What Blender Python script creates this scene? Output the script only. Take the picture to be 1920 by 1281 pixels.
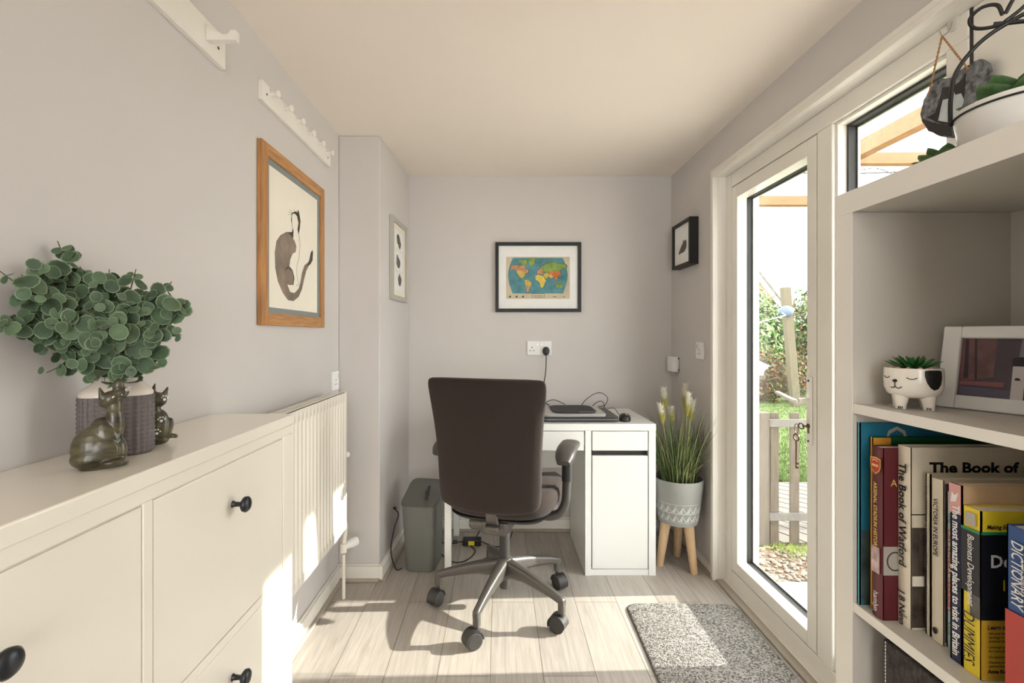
import bpy, bmesh, math, random
from mathutils import Vector, Matrix
from mathutils.geometry import tessellate_polygon
from math import sin, cos, pi, radians as R
sc = bpy.context.scene
for o in list(bpy.data.objects): bpy.data.objects.remove(o)
C = sc.collection
# ------------------------------------------------------------------ camera
cd = bpy.data.cameras.new('camera'); cam = bpy.data.objects.new('camera', cd); C.objects.link(cam)
cam.location = (0, 0, 1.19); cam.rotation_euler = (R(90), 0, 0)
cd.sensor_width = 36; cd.lens = 898/1920*36; cd.shift_x = 24.5/1920; cd.shift_y = -12.5/1920
cd.clip_start = .01; cd.clip_end = 300
sc.camera = cam
# ------------------------------------------------------------------ light
SUN_EL = 24
sc.view_settings.view_transform = 'Standard'; sc.view_settings.look = 'None'
sc.view_settings.gamma = 1; sc.view_settings.use_curve_mapping = False
sc.view_settings.exposure = 0.52
w = bpy.data.worlds.new('world'); sc.world = w; w.use_nodes = True
wn = w.node_tree.nodes; wl = w.node_tree.links
bg = wn['Background']; bg.inputs[1].default_value = 5.0
tc = wn.new('ShaderNodeTexCoord'); nz = wn.new('ShaderNodeTexNoise'); nz.inputs['Scale'].default_value = 2.5
cr = wn.new('ShaderNodeValToRGB'); cr.color_ramp.elements[0].color = (.93, .95, .97, 1); cr.color_ramp.elements[1].color = (1, .985, .96, 1)
wl.new(tc.outputs['Generated'], nz.inputs['Vector']); wl.new(nz.outputs['Fac'], cr.inputs[0]); wl.new(cr.outputs[0], bg.inputs[0])
def light(name, kind, loc, rot, energy, color, **k):
    l = bpy.data.lights.new(name, kind); l.energy = energy; l.color = color
    for a, b in k.items(): setattr(l, a, b)
    o = bpy.data.objects.new(name, l); C.objects.link(o); o.location = loc; o.rotation_euler = rot; return o
light('sun', 'SUN', (6, 1.8, 4), (0, R(90-SUN_EL), R(2)), 8.5, (1, .94, .84), angle=R(.7))
# fill lights added behind the camera to brighten the room, not known fittings
light('rear_fill', 'AREA', (.3, -2.05, 1.3), (R(90), 0, R(0)), 12, (1, .94, .89), shape='RECTANGLE', size=1.3, size_y=1.3)
light('overhead_fill', 'AREA', (.1, -.9, 2.1), (0, 0, 0), 3.5, (1, .93, .86), shape='DISK', size=.5)
#light('door_daylight', 'AREA', (1.22, 1.75, 1.0), (0, R(90), 0), 10, (.96, .98, 1), shape='RECTANGLE', size=1.6, size_y=1.0)

# ------------------------------------------------------------------ helpers
def srgb(c):
    f = lambda v: (v/12.92 if v <= .04045 else ((v+.055)/1.055)**2.4)
    return tuple(f(x/255) for x in c)+(1,)
def mat(name, col, rough=.5, metal=0, var=0, scale=20, bump=0, bscale=None, stretch=None, sheen=0, coat=0, trans=0):
    m = bpy.data.materials.new(name); m.use_nodes = True
    n = m.node_tree.nodes; l = m.node_tree.links; b = n['Principled BSDF']
    c = srgb(col)
    b.inputs['Base Color'].default_value = c; b.inputs['Roughness'].default_value = rough; b.inputs['Metallic'].default_value = metal
    if sheen: b.inputs['Sheen Weight'].default_value = sheen
    if coat: b.inputs['Coat Weight'].default_value = coat; b.inputs['Coat Roughness'].default_value = .15
    if trans: b.inputs['Transmission Weight'].default_value = trans
    t = n.new('ShaderNodeTexCoord'); mp = n.new('ShaderNodeMapping'); l.new(t.outputs['Object'], mp.inputs['Vector'])
    if stretch: mp.inputs['Scale'].default_value = stretch
    z = n.new('ShaderNodeTexNoise'); z.inputs['Scale'].default_value = scale; z.inputs['Detail'].default_value = 5
    l.new(mp.outputs[0], z.inputs['Vector'])
    r = n.new('ShaderNodeValToRGB'); v = var or .02
    r.color_ramp.elements[0].position = .3; r.color_ramp.elements[1].position = .7
    r.color_ramp.elements[0].color = tuple(max(0, x*(1-v)) for x in c[:3])+(1,)
    r.color_ramp.elements[1].color = tuple(min(1, x*(1+v)) for x in c[:3])+(1,)
    l.new(z.outputs['Fac'], r.inputs[0]); l.new(r.outputs[0], b.inputs['Base Color'])
    if bump:
        z2 = n.new('ShaderNodeTexNoise'); z2.inputs['Scale'].default_value = bscale or scale; z2.inputs['Detail'].default_value = 4
        l.new(mp.outputs[0], z2.inputs['Vector'])
        bp = n.new('ShaderNodeBump'); bp.inputs['Strength'].default_value = bump; bp.inputs['Distance'].default_value = .003
        l.new(z2.outputs['Fac'], bp.inputs['Height']); l.new(bp.outputs[0], b.inputs['Normal'])
    return m
M = {}
M['wall'] = mat('wall_paint', (210, 205, 202), .75, bump=.08, bscale=60, var=.01, scale=3)
M['ceiling'] = mat('ceiling_paint', (243, 233, 223), .8, bump=.05, bscale=40, var=.01, scale=3)
M['white'] = mat('white_gloss_paint', (238, 234, 226), .35, var=.015, scale=6)
M['pvc'] = mat('white_upvc', (240, 236, 227), .28, var=.02, scale=5, coat=.2)
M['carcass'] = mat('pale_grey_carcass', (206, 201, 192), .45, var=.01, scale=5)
M['cream'] = mat('cream_lacquer', (242, 235, 222), .22, var=.01, scale=5, coat=.3)
M['deskw'] = mat('white_foil', (236, 236, 232), .3, var=.01, scale=5)
M['gap'] = mat('dark_gasket', (52, 52, 50), .6)
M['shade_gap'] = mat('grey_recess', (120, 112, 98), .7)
M['knob'] = mat('gunmetal', (58, 60, 64), .32, .7)
M['oak'] = mat('oak_veneer', (184, 133, 80), .45, var=.28, scale=9, stretch=(12, 1, 12), bump=.1)
M['oakz'] = mat('oak_veneer_upright', (180, 128, 76), .45, var=.28, scale=9, stretch=(12, 12, 1), bump=.1)
M['mount'] = mat('grey_mount', (138, 143, 142), .8)
M['paper'] = mat('cream_paper', (240, 233, 218), .85, var=.02, scale=8)
M['black'] = mat('black_frame', (15, 14, 13), .5)
M['plastic'] = mat('black_plastic', (34, 33, 34), .38)
M['fabric'] = mat('brown_fabric', (44, 33, 29), .95, var=.45, scale=700, bump=.5, bscale=900, sheen=.05)
M['chairm'] = mat('grey_metal', (94, 90, 86), .36, .5)
M['chrome'] = mat('chrome', (200, 200, 198), .15, 1)
M['armp'] = mat('arm_plastic', (60, 57, 54), .42)
M['wheel'] = mat('caster_plastic', (52, 50, 48), .5)
M['bin'] = mat('grey_bin_plastic', (108, 108, 103), .42)
M['binl'] = mat('grey_lid_plastic', (100, 100, 95), .4)
M['pot'] = mat('grey_pot', (150, 150, 146), .6)
M['potw'] = mat('pot_white', (222, 224, 222), .7)
M['beech'] = mat('pale_beech', (208, 176, 138), .5, var=.12, scale=8, stretch=(10, 10, 1))
M['soil'] = mat('soil', (56, 46, 36), .95, var=.4, scale=80)
M['leaf'] = mat('eucalyptus_leaf', (70, 92, 68), .6, var=.45, scale=28)
M['leaf2'] = mat('pale_eucalyptus_leaf', (116, 136, 106), .62, var=.3, scale=40)
M['stem'] = mat('stem', (92, 92, 66), .7)
M['grassa'] = mat('grass_blade', (104, 124, 70), .6, var=.3, scale=20)
M['grassb'] = mat('dry_grass_blade', (172, 168, 112), .65, var=.25, scale=20)
M['grassc'] = mat('dark_grass_blade', (66, 82, 52), .6, var=.3, scale=20)
M['plume'] = mat('cream_plume', (250, 246, 228), .9)
M['plumey'] = mat('yellow_plume', (202, 196, 104), .9)
M['vasew'] = mat('vase_cream', (222, 212, 200), .4, coat=.3)
M['vaseg'] = mat('vase_grey', (104, 96, 96), .5)
M['cat'] = mat('painted_wood', (70, 64, 42), .35, var=.95, scale=42, stretch=(.7, .7, 2.2), coat=.4)
M['whitep'] = mat('white_paint', (240, 240, 238), .6)
M['laptop'] = mat('laptop_black', (40, 40, 44), .35)
M['silver'] = mat('laptop_silver', (188, 186, 182), .35, .4)
M['pad'] = mat('mouse_mat', (50, 50, 54), .75)
M['steel'] = mat('aluminium', (190, 188, 182), .3, .9)
M['brass'] = mat('old_brass', (128, 110, 84), .4, .8)
M['felt'] = mat('dark_felt', (66, 62, 60), .95, var=.55, scale=120, stretch=(1, 1.6, .8), bump=.5)
M['slate'] = mat('slate', (108, 109, 112), .75, var=.75, scale=85, bump=1, bscale=70)
M['rope'] = mat('jute', (168, 126, 88), .9, var=.3, scale=300)
M['tin'] = mat('cream_tin', (226, 224, 220), .35, coat=.3)
M['succ'] = mat('succulent_green', (78, 112, 66), .5, var=.45, scale=60)
M['succd'] = mat('deep_green', (40, 98, 40), .45, var=.35, scale=60)
M['ceram'] = mat('white_ceramic', (236, 230, 218), .25, coat=.5)
M['pink'] = mat('pink_pebble', (220, 160, 150), .7)
M['mat_bead'] = mat('grey_bead', (176, 166, 152), .5, var=.12, scale=12, stretch=(1, .2, 1))
M['timber'] = mat('new_timber', (136, 96, 60), .6, var=.15, scale=6, stretch=(.6, 6, 6))
M['weather'] = mat('weathered_timber', (92, 83, 72), .85, var=.2, scale=8, stretch=(8, 8, 1), bump=.3)
M['postt'] = mat('pale_post', (112, 102, 84), .85, var=.15, scale=8, stretch=(8, 8, 1))
M['galv'] = mat('grey_rail', (104, 100, 95), .7, var=.1)
M['pave'] = mat('pale_paving', (206, 200, 190), .85, var=.06)
M['stone'] = mat('pebble', (140, 124, 108), .8, var=.4, scale=9)
M['gravelb'] = mat('gravel_bed', (118, 102, 86), .95, var=.5, scale=60, bump=1)
M['lawn'] = mat('lawn', (86, 102, 54), .95, var=.3, scale=14, bump=1, bscale=120)
M['hedge'] = mat('hedge_leaf', (104, 128, 76), .7, var=.5, scale=5)
M['hedgeb'] = mat('brown_hedge', (126, 98, 72), .8, var=.45, scale=6)
M['twig'] = mat('twig', (150, 128, 100), .9)
M['dfence'] = mat('dark_fence', (86, 72, 62), .9, var=.3, scale=6, stretch=(8, 8, 1))
M['rooft'] = mat('roof_tile', (120, 112, 104), .9, var=.3, scale=6)
M['grey1'] = mat('light_grey_frame', (182, 178, 170), .5)
M['ink'] = mat('ink_grey', (104, 100, 96), .8, var=.3, scale=60)
M['inkd'] = mat('ink_dark', (74, 66, 62), .8, var=.4, scale=60)
M['wash'] = mat('taupe_wash', (140, 124, 110), .85, var=.3, scale=12)
def flat(name, col, rough=.6, **k):
    if name not in M: M[name] = mat(name, col, rough, **k)
    return M[name]
# glass: thin pane, mostly clear with a fresnel reflection
def glassmat(name, spec=.5):
    m = bpy.data.materials.new(name); m.use_nodes = True; n = m.node_tree.nodes; l = m.node_tree.links
    for x in list(n):
        if x.type != 'OUTPUT_MATERIAL': n.remove(x)
    t = n.new('ShaderNodeBsdfTransparent'); t.inputs[0].default_value = (.95, .97, .965, 1)
    g = n.new('ShaderNodeBsdfGlossy'); g.inputs['Roughness'].default_value = .02
    f = n.new('ShaderNodeLayerWeight'); pw = n.new('ShaderNodeMath'); pw.operation = 'POWER'; pw.inputs[1].default_value = 5
    ad = n.new('ShaderNodeMath'); ad.operation = 'MULTIPLY_ADD'; ad.inputs[1].default_value = .8; ad.inputs[2].default_value = .03
    l.new(f.outputs['Facing'], pw.inputs[0]); l.new(pw.outputs[0], ad.inputs[0])
    mx = n.new('ShaderNodeMixShader'); l.new(ad.outputs[0], mx.inputs[0]); l.new(t.outputs[0], mx.inputs[1]); l.new(g.outputs[0], mx.inputs[2])
    l.new(mx.outputs[0], n['Material Output'].inputs[0]); return m
M['glass'] = glassmat('window_glass')
# floor boards
def floormat():
    m = bpy.data.materials.new('oak_laminate'); m.use_nodes = True; n = m.node_tree.nodes; l = m.node_tree.links; b = n['Principled BSDF']
    t = n.new('ShaderNodeTexCoord'); mp = n.new('ShaderNodeMapping'); mp.inputs['Rotation'].default_value = (0, 0, R(90)); mp.inputs['Location'].default_value = (.42, .03, 0)
    l.new(t.outputs['Object'], mp.inputs['Vector'])
    br = n.new('ShaderNodeTexBrick'); br.inputs['Scale'].default_value = 1; br.inputs['Brick Width'].default_value = 1.25; br.inputs['Row Height'].default_value = .185
    br.inputs['Mortar Size'].default_value = .0016; br.inputs['Mortar Smooth'].default_value = .3; br.offset = .37
    br.inputs['Color1'].default_value = srgb((194, 186, 177)); br.inputs['Color2'].default_value = srgb((181, 173, 165)); br.inputs['Mortar'].default_value = srgb((128, 118, 106))
    l.new(mp.outputs[0], br.inputs['Vector'])
    m2 = n.new('ShaderNodeMapping'); m2.inputs['Scale'].default_value = (22, 1.3, 1); l.new(t.outputs['Object'], m2.inputs['Vector'])
    z = n.new('ShaderNodeTexNoise'); z.inputs['Scale'].default_value = 3.2; z.inputs['Detail'].default_value = 8; z.inputs['Roughness'].default_value = .65; z.inputs['Distortion'].default_value = .6
    l.new(m2.outputs[0], z.inputs['Vector'])
    r = n.new('ShaderNodeValToRGB'); r.color_ramp.elements[0].position = .3; r.color_ramp.elements[1].position = .72
    r.color_ramp.elements[0].color = (.64, .63, .61, 1); r.color_ramp.elements[1].color = (1.06, 1.05, 1.04, 1)
    l.new(z.outputs['Fac'], r.inputs[0])
    mx = n.new('ShaderNodeMix'); mx.data_type = 'RGBA'; mx.blend_type = 'MULTIPLY'; mx.inputs[0].default_value = .85
    l.new(br.outputs['Color'], mx.inputs[6]); l.new(r.outputs[0], mx.inputs[7]); l.new(mx.outputs[2], b.inputs['Base Color'])
    b.inputs['Roughness'].default_value = .38
    bp = n.new('ShaderNodeBump'); bp.inputs['Strength'].default_value = .15; bp.inputs['Distance'].default_value = .002
    l.new(z.outputs['Fac'], bp.inputs['Height']); l.new(bp.outputs[0], b.inputs['Normal']); return m
M['floor'] = floormat()
def brickmat():
    m = bpy.data.materials.new('house_brick'); m.use_nodes = True; n = m.node_tree.nodes; l = m.node_tree.links; b = n['Principled BSDF']
    t = n.new('ShaderNodeTexCoord'); mp = n.new('ShaderNodeMapping'); mp.inputs['Rotation'].default_value = (R(90), 0, 0); l.new(t.outputs['Object'], mp.inputs['Vector'])
    br = n.new('ShaderNodeTexBrick'); br.inputs['Scale'].default_value = 1; br.inputs['Brick Width'].default_value = .3; br.inputs['Row Height'].default_value = .11; br.inputs['Mortar Size'].default_value = .012
    br.inputs['Color1'].default_value = srgb((190, 136, 104)); br.inputs['Color2'].default_value = srgb((170, 114, 86)); br.inputs['Mortar'].default_value = srgb((210, 190, 170))
    l.new(mp.outputs[0], br.inputs['Vector']); l.new(br.outputs[0], b.inputs['Base Color']); b.inputs['Roughness'].default_value = .9; return m
M['brick'] = brickmat()
def matmat():
    m = bpy.data.materials.new('woven_mat'); m.use_nodes = True; n = m.node_tree.nodes; l = m.node_tree.links; b = n['Principled BSDF']
    t = n.new('ShaderNodeTexCoord'); v = n.new('ShaderNodeTexVoronoi'); v.inputs['Scale'].default_value = 215; l.new(t.outputs['Object'], v.inputs['Vector'])
    r = n.new('ShaderNodeValToRGB'); r.color_ramp.interpolation = 'LINEAR'
    r.color_ramp.elements[0].color = srgb((92, 88, 84)); r.color_ramp.elements[1].color = srgb((182, 177, 170)); r.color_ramp.elements[0].position = .15; r.color_ramp.elements[1].position = .75
    sp = n.new('ShaderNodeSeparateColor'); l.new(v.outputs['Color'], sp.inputs[0]); l.new(sp.outputs[0], r.inputs[0]); l.new(r.outputs[0], b.inputs['Base Color'])
    bp = n.new('ShaderNodeBump'); bp.inputs['Strength'].default_value = 1; bp.inputs['Distance'].default_value = .004; bp.invert = True
    l.new(v.outputs['Distance'], bp.inputs['Height']); l.new(bp.outputs[0], b.inputs['Normal']); b.inputs['Roughness'].default_value = .95; return m
M['rug'] = matmat()
def roofmat():
    m = bpy.data.materials.new('opal_polycarbonate'); m.use_nodes = True; n = m.node_tree.nodes; l = m.node_tree.links
    for x in list(n):
        if x.type != 'OUTPUT_MATERIAL': n.remove(x)
    t = n.new('ShaderNodeBsdfTranslucent'); t.inputs[0].default_value = (.95, .96, .97, 1)
    d = n.new('ShaderNodeBsdfTransparent'); d.inputs[0].default_value = (1, 1, 1, 1)
    mx = n.new('ShaderNodeMixShader'); mx.inputs[0].default_value = .12; l.new(t.outputs[0], mx.inputs[1]); l.new(d.outputs[0], mx.inputs[2])
    l.new(mx.outputs[0], n['Material Output'].inputs[0]); return m
M['opal'] = roofmat()

class MB:
    def __init__(s): s.v = []; s.f = []; s.m = []
    def add(s, v, f, m=0):
        b = len(s.v); s.v += [tuple(p) for p in v]
        for q in f: s.f.append(tuple(i+b for i in q)); s.m.append(m)
        return s
    def box(s, x0, x1, y0, y1, z0, z1, m=0):
        x0, x1 = sorted((x0, x1)); y0, y1 = sorted((y0, y1)); z0, z1 = sorted((z0, z1))
        return s.add([(x0,y0,z0),(x1,y0,z0),(x1,y1,z0),(x0,y1,z0),(x0,y0,z1),(x1,y0,z1),(x1,y1,z1),(x0,y1,z1)],
                     [(0,3,2,1),(4,5,6,7),(0,1,5,4),(1,2,6,5),(2,3,7,6),(3,0,4,7)], m)
    def tube(s, pts, r, n=8, m=0, closed=False, flat_=1):
        pts = [Vector(p) for p in pts]; k = len(pts); rs = r if isinstance(r, (list, tuple)) else [r]*k
        b = len(s.v); up = None
        for i, p in enumerate(pts):
            a = pts[(i-1) % k] if closed else pts[max(i-1, 0)]; c = pts[(i+1) % k] if closed else pts[min(i+1, k-1)]
            t = (c-a).normalized()
            if up is None: up = Vector((0, 0, 1)) if abs(t.z) < .9 else Vector((1, 0, 0))
            u = t.cross(up).normalized(); up = u.cross(t).normalized()
            for j in range(n):
                an = 2*pi*j/n; s.v.append(tuple(p+u*cos(an)*rs[i]+up*sin(an)*rs[i]*flat_))
        K = k if closed else k-1
        for i in range(K):
            for j in range(n):
                a0 = b+i*n+j; a1 = b+i*n+(j+1) % n; b0 = b+((i+1) % k)*n+j; b1 = b+((i+1) % k)*n+(j+1) % n
                s.f.append((a0, a1, b1, b0)); s.m.append(m)
        if not closed:
            s.f.append(tuple(b+j for j in reversed(range(n)))); s.m.append(m)
            s.f.append(tuple(b+(k-1)*n+j for j in range(n))); s.m.append(m)
        return s
    def loft(s, rings, m=0, cap=True):
        b = len(s.v); n = len(rings[0])
        for r in rings: s.v += [tuple(p) for p in r]
        ms = m if isinstance(m, list) else [m]*(len(rings)-1)
        for i in range(len(rings)-1):
            for j in range(n):
                s.f.append((b+i*n+j, b+i*n+(j+1) % n, b+(i+1)*n+(j+1) % n, b+(i+1)*n+j)); s.m.append(ms[i])
        if cap:
            s.f.append(tuple(b+j for j in reversed(range(n)))); s.m.append(ms[0])
            s.f.append(tuple(b+(len(rings)-1)*n+j for j in range(n))); s.m.append(ms[-1])
        return s
    def lathe(s, prof, c=(0, 0), n=32, m=0, cap=True):
        return s.loft([[(c[0]+r*cos(2*pi*j/n), c[1]+r*sin(2*pi*j/n), z) for j in range(n)] for r, z in prof], m, cap)
    def ell(s, c, r, n=12, m=0, Mx=None):
        P = []
        k = n//2+1
        for i in range(1, k):
            a = pi*i/k-pi/2
            P.append([Vector((cos(a)*cos(2*pi*j/n)*r[0], cos(a)*sin(2*pi*j/n)*r[1], sin(a)*r[2])) for j in range(n)])
        P = [[(Mx @ p if Mx else p)+Vector(c) for p in q] for q in P]
        b = len(s.v)
        s.loft(P, m, cap=False)
        t0 = Vector((0, 0, -r[2])); t1 = Vector((0, 0, r[2]))
        if Mx: t0 = Mx @ t0; t1 = Mx @ t1
        s.v.append(tuple(t0+Vector(c))); s.v.append(tuple(t1+Vector(c))); e = len(s.v)
        for j in range(n):
            s.f.append((e-2, b+(j+1) % n, b+j)); s.m.append(m)
            q = b+(len(P)-1)*n; s.f.append((e-1, q+j, q+(j+1) % n)); s.m.append(m)
        return s
    def poly(s, pts, fn, thick=0, m=0):
        """2-D outline mapped by fn(u, v, w) with w from 0 to thick"""
        n = len(pts); tri = tessellate_polygon([[Vector((p[0], p[1], 0)) for p in pts]])
        b = len(s.v)
        s.v += [tuple(fn(u, v, thick)) for u, v in pts]
        for t in tri: s.f.append((b+t[0], b+t[1], b+t[2])); s.m.append(m)
        if thick:
            s.v += [tuple(fn(u, v, 0)) for u, v in pts]
            for t in tri: s.f.append((b+n+t[2], b+n+t[1], b+n+t[0])); s.m.append(m)
            for j in range(n): s.f.append((b+j, b+(j+1) % n, b+n+(j+1) % n, b+n+j)); s.m.append(m)
        return s
    def stroke(s, pts, wd, fn, m=0, lift=.0004):
        for i in range(len(pts)-1):
            a = Vector(pts[i]); c = Vector(pts[i+1]); d = (c-a)
            if d.length == 0: continue
            nn = Vector((-d.y, d.x)).normalized()*wd/2
            q = [a+nn, a-nn, c-nn, c+nn]
            s.add([fn(p.x, p.y, lift) for p in q], [(0, 1, 2, 3)], m)
        return s
    def build(s, name, mats, parent=None, bevel=0, smooth=35, local=False, kind=None, label=None, seg=2):
        me = bpy.data.meshes.new(name); me.from_pydata(s.v, [], s.f)
        if not isinstance(mats, (list, tuple)): mats = [mats]
        for q in mats: me.materials.append(M[q] if isinstance(q, str) else q)
        me.polygons.foreach_set('material_index', s.m)
        bm = bmesh.new(); bm.from_mesh(me); bmesh.ops.recalc_face_normals(bm, faces=bm.faces); bm.to_mesh(me); bm.free()
        if smooth:
            me.shade_smooth(); me.set_sharp_from_angle(angle=R(smooth))
        o = bpy.data.objects.new(name, me); C.objects.link(o)
        if parent is not None:
            root = parent
            while root.parent: root = root.parent
            o.parent = parent
            if not local: me.transform(Matrix.LocRotScale(root.location, root.rotation_euler, None).inverted())
        if bevel:
            md = o.modifiers.new('b', 'BEVEL'); md.width = bevel; md.segments = seg; md.limit_method = 'ANGLE'; md.angle_limit = R(40)
        if kind: o['kind'] = kind
        if label: o['label'] = label
        return o
def tag(o, label, cat, group=None):
    o['label'] = label; o['category'] = cat
    if group: o['group'] = group
    return o
def thing(name, label, cat, loc, rz=0, group=None):
    o = bpy.data.objects.new(name, None); C.objects.link(o); o.empty_display_size = .05
    o.location = loc; o.rotation_euler = (0, 0, rz); return tag(o, label, cat, group)
def struct(o): o['kind'] = 'structure'; return o
def BX(*a, m=0): return MB().box(*a, m=m)
def sell(cx, cy, z, rx, ry, n=3.5, k=32, yaw=0):
    out = []
    for j in range(k):
        a = 2*pi*j/k; c, s_ = cos(a), sin(a)
        x = rx*math.copysign(abs(c)**(2/n), c); y = ry*math.copysign(abs(s_)**(2/n), s_)
        out.append((cx+x*cos(yaw)-y*sin(yaw), cy+x*sin(yaw)+y*cos(yaw), z))
    return out
def text(body, size, org, xd, yd, m, parent, off=0, shear=0, align='LEFT', width=None, name='lettering', spacing=1):
    """raised lettering; org world point of the baseline start, xd/yd the writing and letter-up directions"""
    cu = bpy.data.curves.new(name, 'FONT'); cu.body = body; cu.size = size; cu.offset = off; cu.shear = shear
    cu.align_x = align; cu.resolution_u = 2; cu.space_character = spacing
    t = bpy.data.objects.new(name+'_tmp', cu); C.objects.link(t)
    dg = bpy.context.evaluated_depsgraph_get(); me = bpy.data.meshes.new_from_object(t.evaluated_get(dg))
    bpy.data.objects.remove(t)
    sx = 1
    if width:
        xs = [v.co.x for v in me.vertices]; sx = width/(max(xs)-min(xs))
    xd = Vector(xd).normalized(); yd = Vector(yd).normalized(); zd = xd.cross(yd); o3 = Vector(org)
    mb = MB(); mb.v = [tuple(o3+xd*v.co.x*sx+yd*v.co.y+zd*v.co.z) for v in me.vertices]
    mb.f = [tuple(p.vertices) for p in me.polygons]; mb.m = [0]*len(mb.f)
    bpy.data.meshes.remove(me)
    return mb.build(name, m, parent, smooth=0)
def bez(P, n=24):
    """Catmull-Rom through the points"""
    P = [Vector(p) for p in P]; out = []
    Q = [2*P[0]-P[1]]+P+[2*P[-1]-P[-2]]
    per = max(2, n//(len(P)-1))
    for i in range(1, len(Q)-2):
        for k in range(per):
            t = k/per; a, b, c, d = Q[i-1], Q[i], Q[i+1], Q[i+2]
            out.append(.5*((2*b)+(c-a)*t+(2*a-5*b+4*c-d)*t*t+(3*b-a-3*c+d)*t**3))
    out.append(P[-1]); return out

# ------------------------------------------------------------------ room shell
CZ = 2.159; XL = -.78; XR = 1.052; YB = 2.92; Y0 = -2.2
struct(BX(XL-.12, 1.10, Y0-.1, YB+.12, -.1, 0).build('floor', 'floor', smooth=0))
struct(BX(XL-.12, 1.26, Y0-.1, YB+.12, CZ, CZ+.1).build('ceiling', 'ceiling', smooth=0))
struct(BX(XL-.12, XL, Y0, YB+.12, 0, CZ).build('wall_left', 'wall', smooth=0))
struct(BX(XL, XR, YB, YB+.12, 0, CZ).build('wall_back', 'wall', smooth=0))
bp_ = [(XL, 2.33), (-.58, 2.33), (-.550, YB), (XL, YB)]
struct(MB().loft([[(x, y, z) for x, y in bp_] for z in (0, CZ)]).build('wall_breast', 'wall', bevel=.004, smooth=20))
OY0, OY1, OZ = .5, 2.325, 1.96          # glazed opening in the right wall
struct(MB().box(XR, 1.26, OY1, YB+.12, 0, CZ).box(XR, 1.26, OY0, OY1, OZ, CZ).box(XR, 1.26, Y0, OY0, 0, CZ).build('wall_right', 'wall', smooth=0))
struct(MB().box(XL, 1.26, Y0-.1, Y0, 0, .65).box(XL, 1.26, Y0-.1, Y0, 1.95, CZ).box(XL, -.35, Y0-.1, Y0, .65, 1.95).box(.95, 1.26, Y0-.1, Y0, .65, 1.95).build('wall_rear', 'wall', smooth=0))
# architrave round the opening, reveals
a = MB(); t = XR-.012
a.box(t, XR, OY1+.010, OY1+.032, 0, OZ+.034).box(t, XR, OY0, OY1+.010, OZ+.012, OZ+.034)
a.box(t-.006, XR+.01, OY1-.008, OY1+.010, 0, OZ+.012).box(t-.006, XR+.01, OY0, OY1-.008, OZ-.008, OZ+.012)
struct(a.build('trim_1', 'white', bevel=.003))
a = MB(); a.box(XR, 1.26, OY1-.006, OY1, 0, OZ).box(XR, 1.26, OY0, OY1, OZ-.006, OZ).box(XR+.03, 1.11, 1.60, OY1-.006, 0, .012)
struct(a.build('trim_2', 'white', bevel=.002))
struct(BX(XR-.004, 1.098, OY0, OY1-.01, 0, .010).build('trim_3', 'mat_bead', bevel=.002))
# skirtings
def skirt(pts, h, t_, name, side=1):
    """skirting and quarter bead along a polyline on the floor; t_ thickness to the left of travel"""
    for nm, hh, tt, m in ((name, h, t_, 'white'),):
        mb = MB()
        for (x0, y0), (x1, y1) in zip(pts[:-1], pts[1:]):
            d = Vector((x1-x0, y1-y0)).normalized(); n = Vector((-d.y, d.x))*side
            def q(p, e, w, z): return (p[0]+d.x*e+n.x*w, p[1]+d.y*e+n.y*w, z)
            for (w, z0, z1, mi) in ((tt, 0, hh-.008, 0), (tt*.55, hh-.008, hh, 0), (tt+.014, 0, .014, 1)):
                A, B = (x0, y0), (x1, y1)
                v = [q(A, 0, 0, z0), q(B, 0, 0, z0), q(B, 0, w, z0), q(A, 0, w, z0)]
                v += [(a_[0], a_[1], z1) for a_ in v]
                mb.add(v, [(0,3,2,1),(4,5,6,7),(0,1,5,4),(1,2,6,5),(2,3,7,6),(3,0,4,7)], mi)
        struct(mb.build(nm, [m, 'mat_bead'], bevel=.003))
skirt([(-.55, YB), (XR, YB)], .078, .016, 'baseboard_back', -1)
skirt([(XL, 2.33), (-.578, 2.33)], .078, .018, 'baseboard_breast', -1)
skirt([(-.58, 2.312), (-.550, YB)], .078, .018, 'baseboard_side', -1)
skirt([(XL, 1.0), (XL, 2.33)], .078, .016, 'baseboard_left', -1)
skirt([(XR, OY1+.034), (XR, YB)], .055, .008, 'baseboard_right', 1)

# ------------------------------------------------------------------ glazed door and windows
def ring(mb, x0, x1, y0, y1, z0, z1, w, m=0, wb=None, wt=None):
    wb = wb or w; wt = wt or w
    mb.box(x0, x1, y0, y0+w, z0, z1, m).box(x0, x1, y1-w, y1, z0, z1, m)
    mb.box(x0, x1, y0+w, y1-w, z0, z0+wb, m).box(x0, x1, y0+w, y1-w, z1-wt, z1, m); return mb
FX = 1.10
fr = MB()                                     # outer frame with posts
fr.box(FX, 1.19, 2.267, OY1-.006, 0, OZ-.006).box(FX, 1.19, 1.121, 2.267, 1.889, OZ-.006).box(FX, 1.19, OY0, 2.267, 0.0, .077)
fr.box(FX, 1.19, 1.582, 1.657, .077, 1.889)     # post between door and window
fr.box(FX, 1.19, 1.121, 1.180, .077, 1.889)      # post between window and side panel
fr.box(FX+.004, 1.19, OY0, 1.117, .077, OZ-.006)     # white side panel
struct(fr.build('trim_4', 'pvc', bevel=.004, seg=3))
g = MB(); g.box(FX+.012, FX+.03, 2.26, 2.27, .07, 1.89).box(FX+.012, FX+.03, 1.654, 2.27, 1.883, 1.892).box(FX+.012, FX+.03, 1.654, 2.27, .074, .083).box(FX+.012, FX+.03, 1.654, 1.664, .07, 1.89).box(FX+.0015, FX+.034, 1.1160, 1.1205, .077, OZ-.006)
struct(g.build('trim_5', 'gap', smooth=0))
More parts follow.
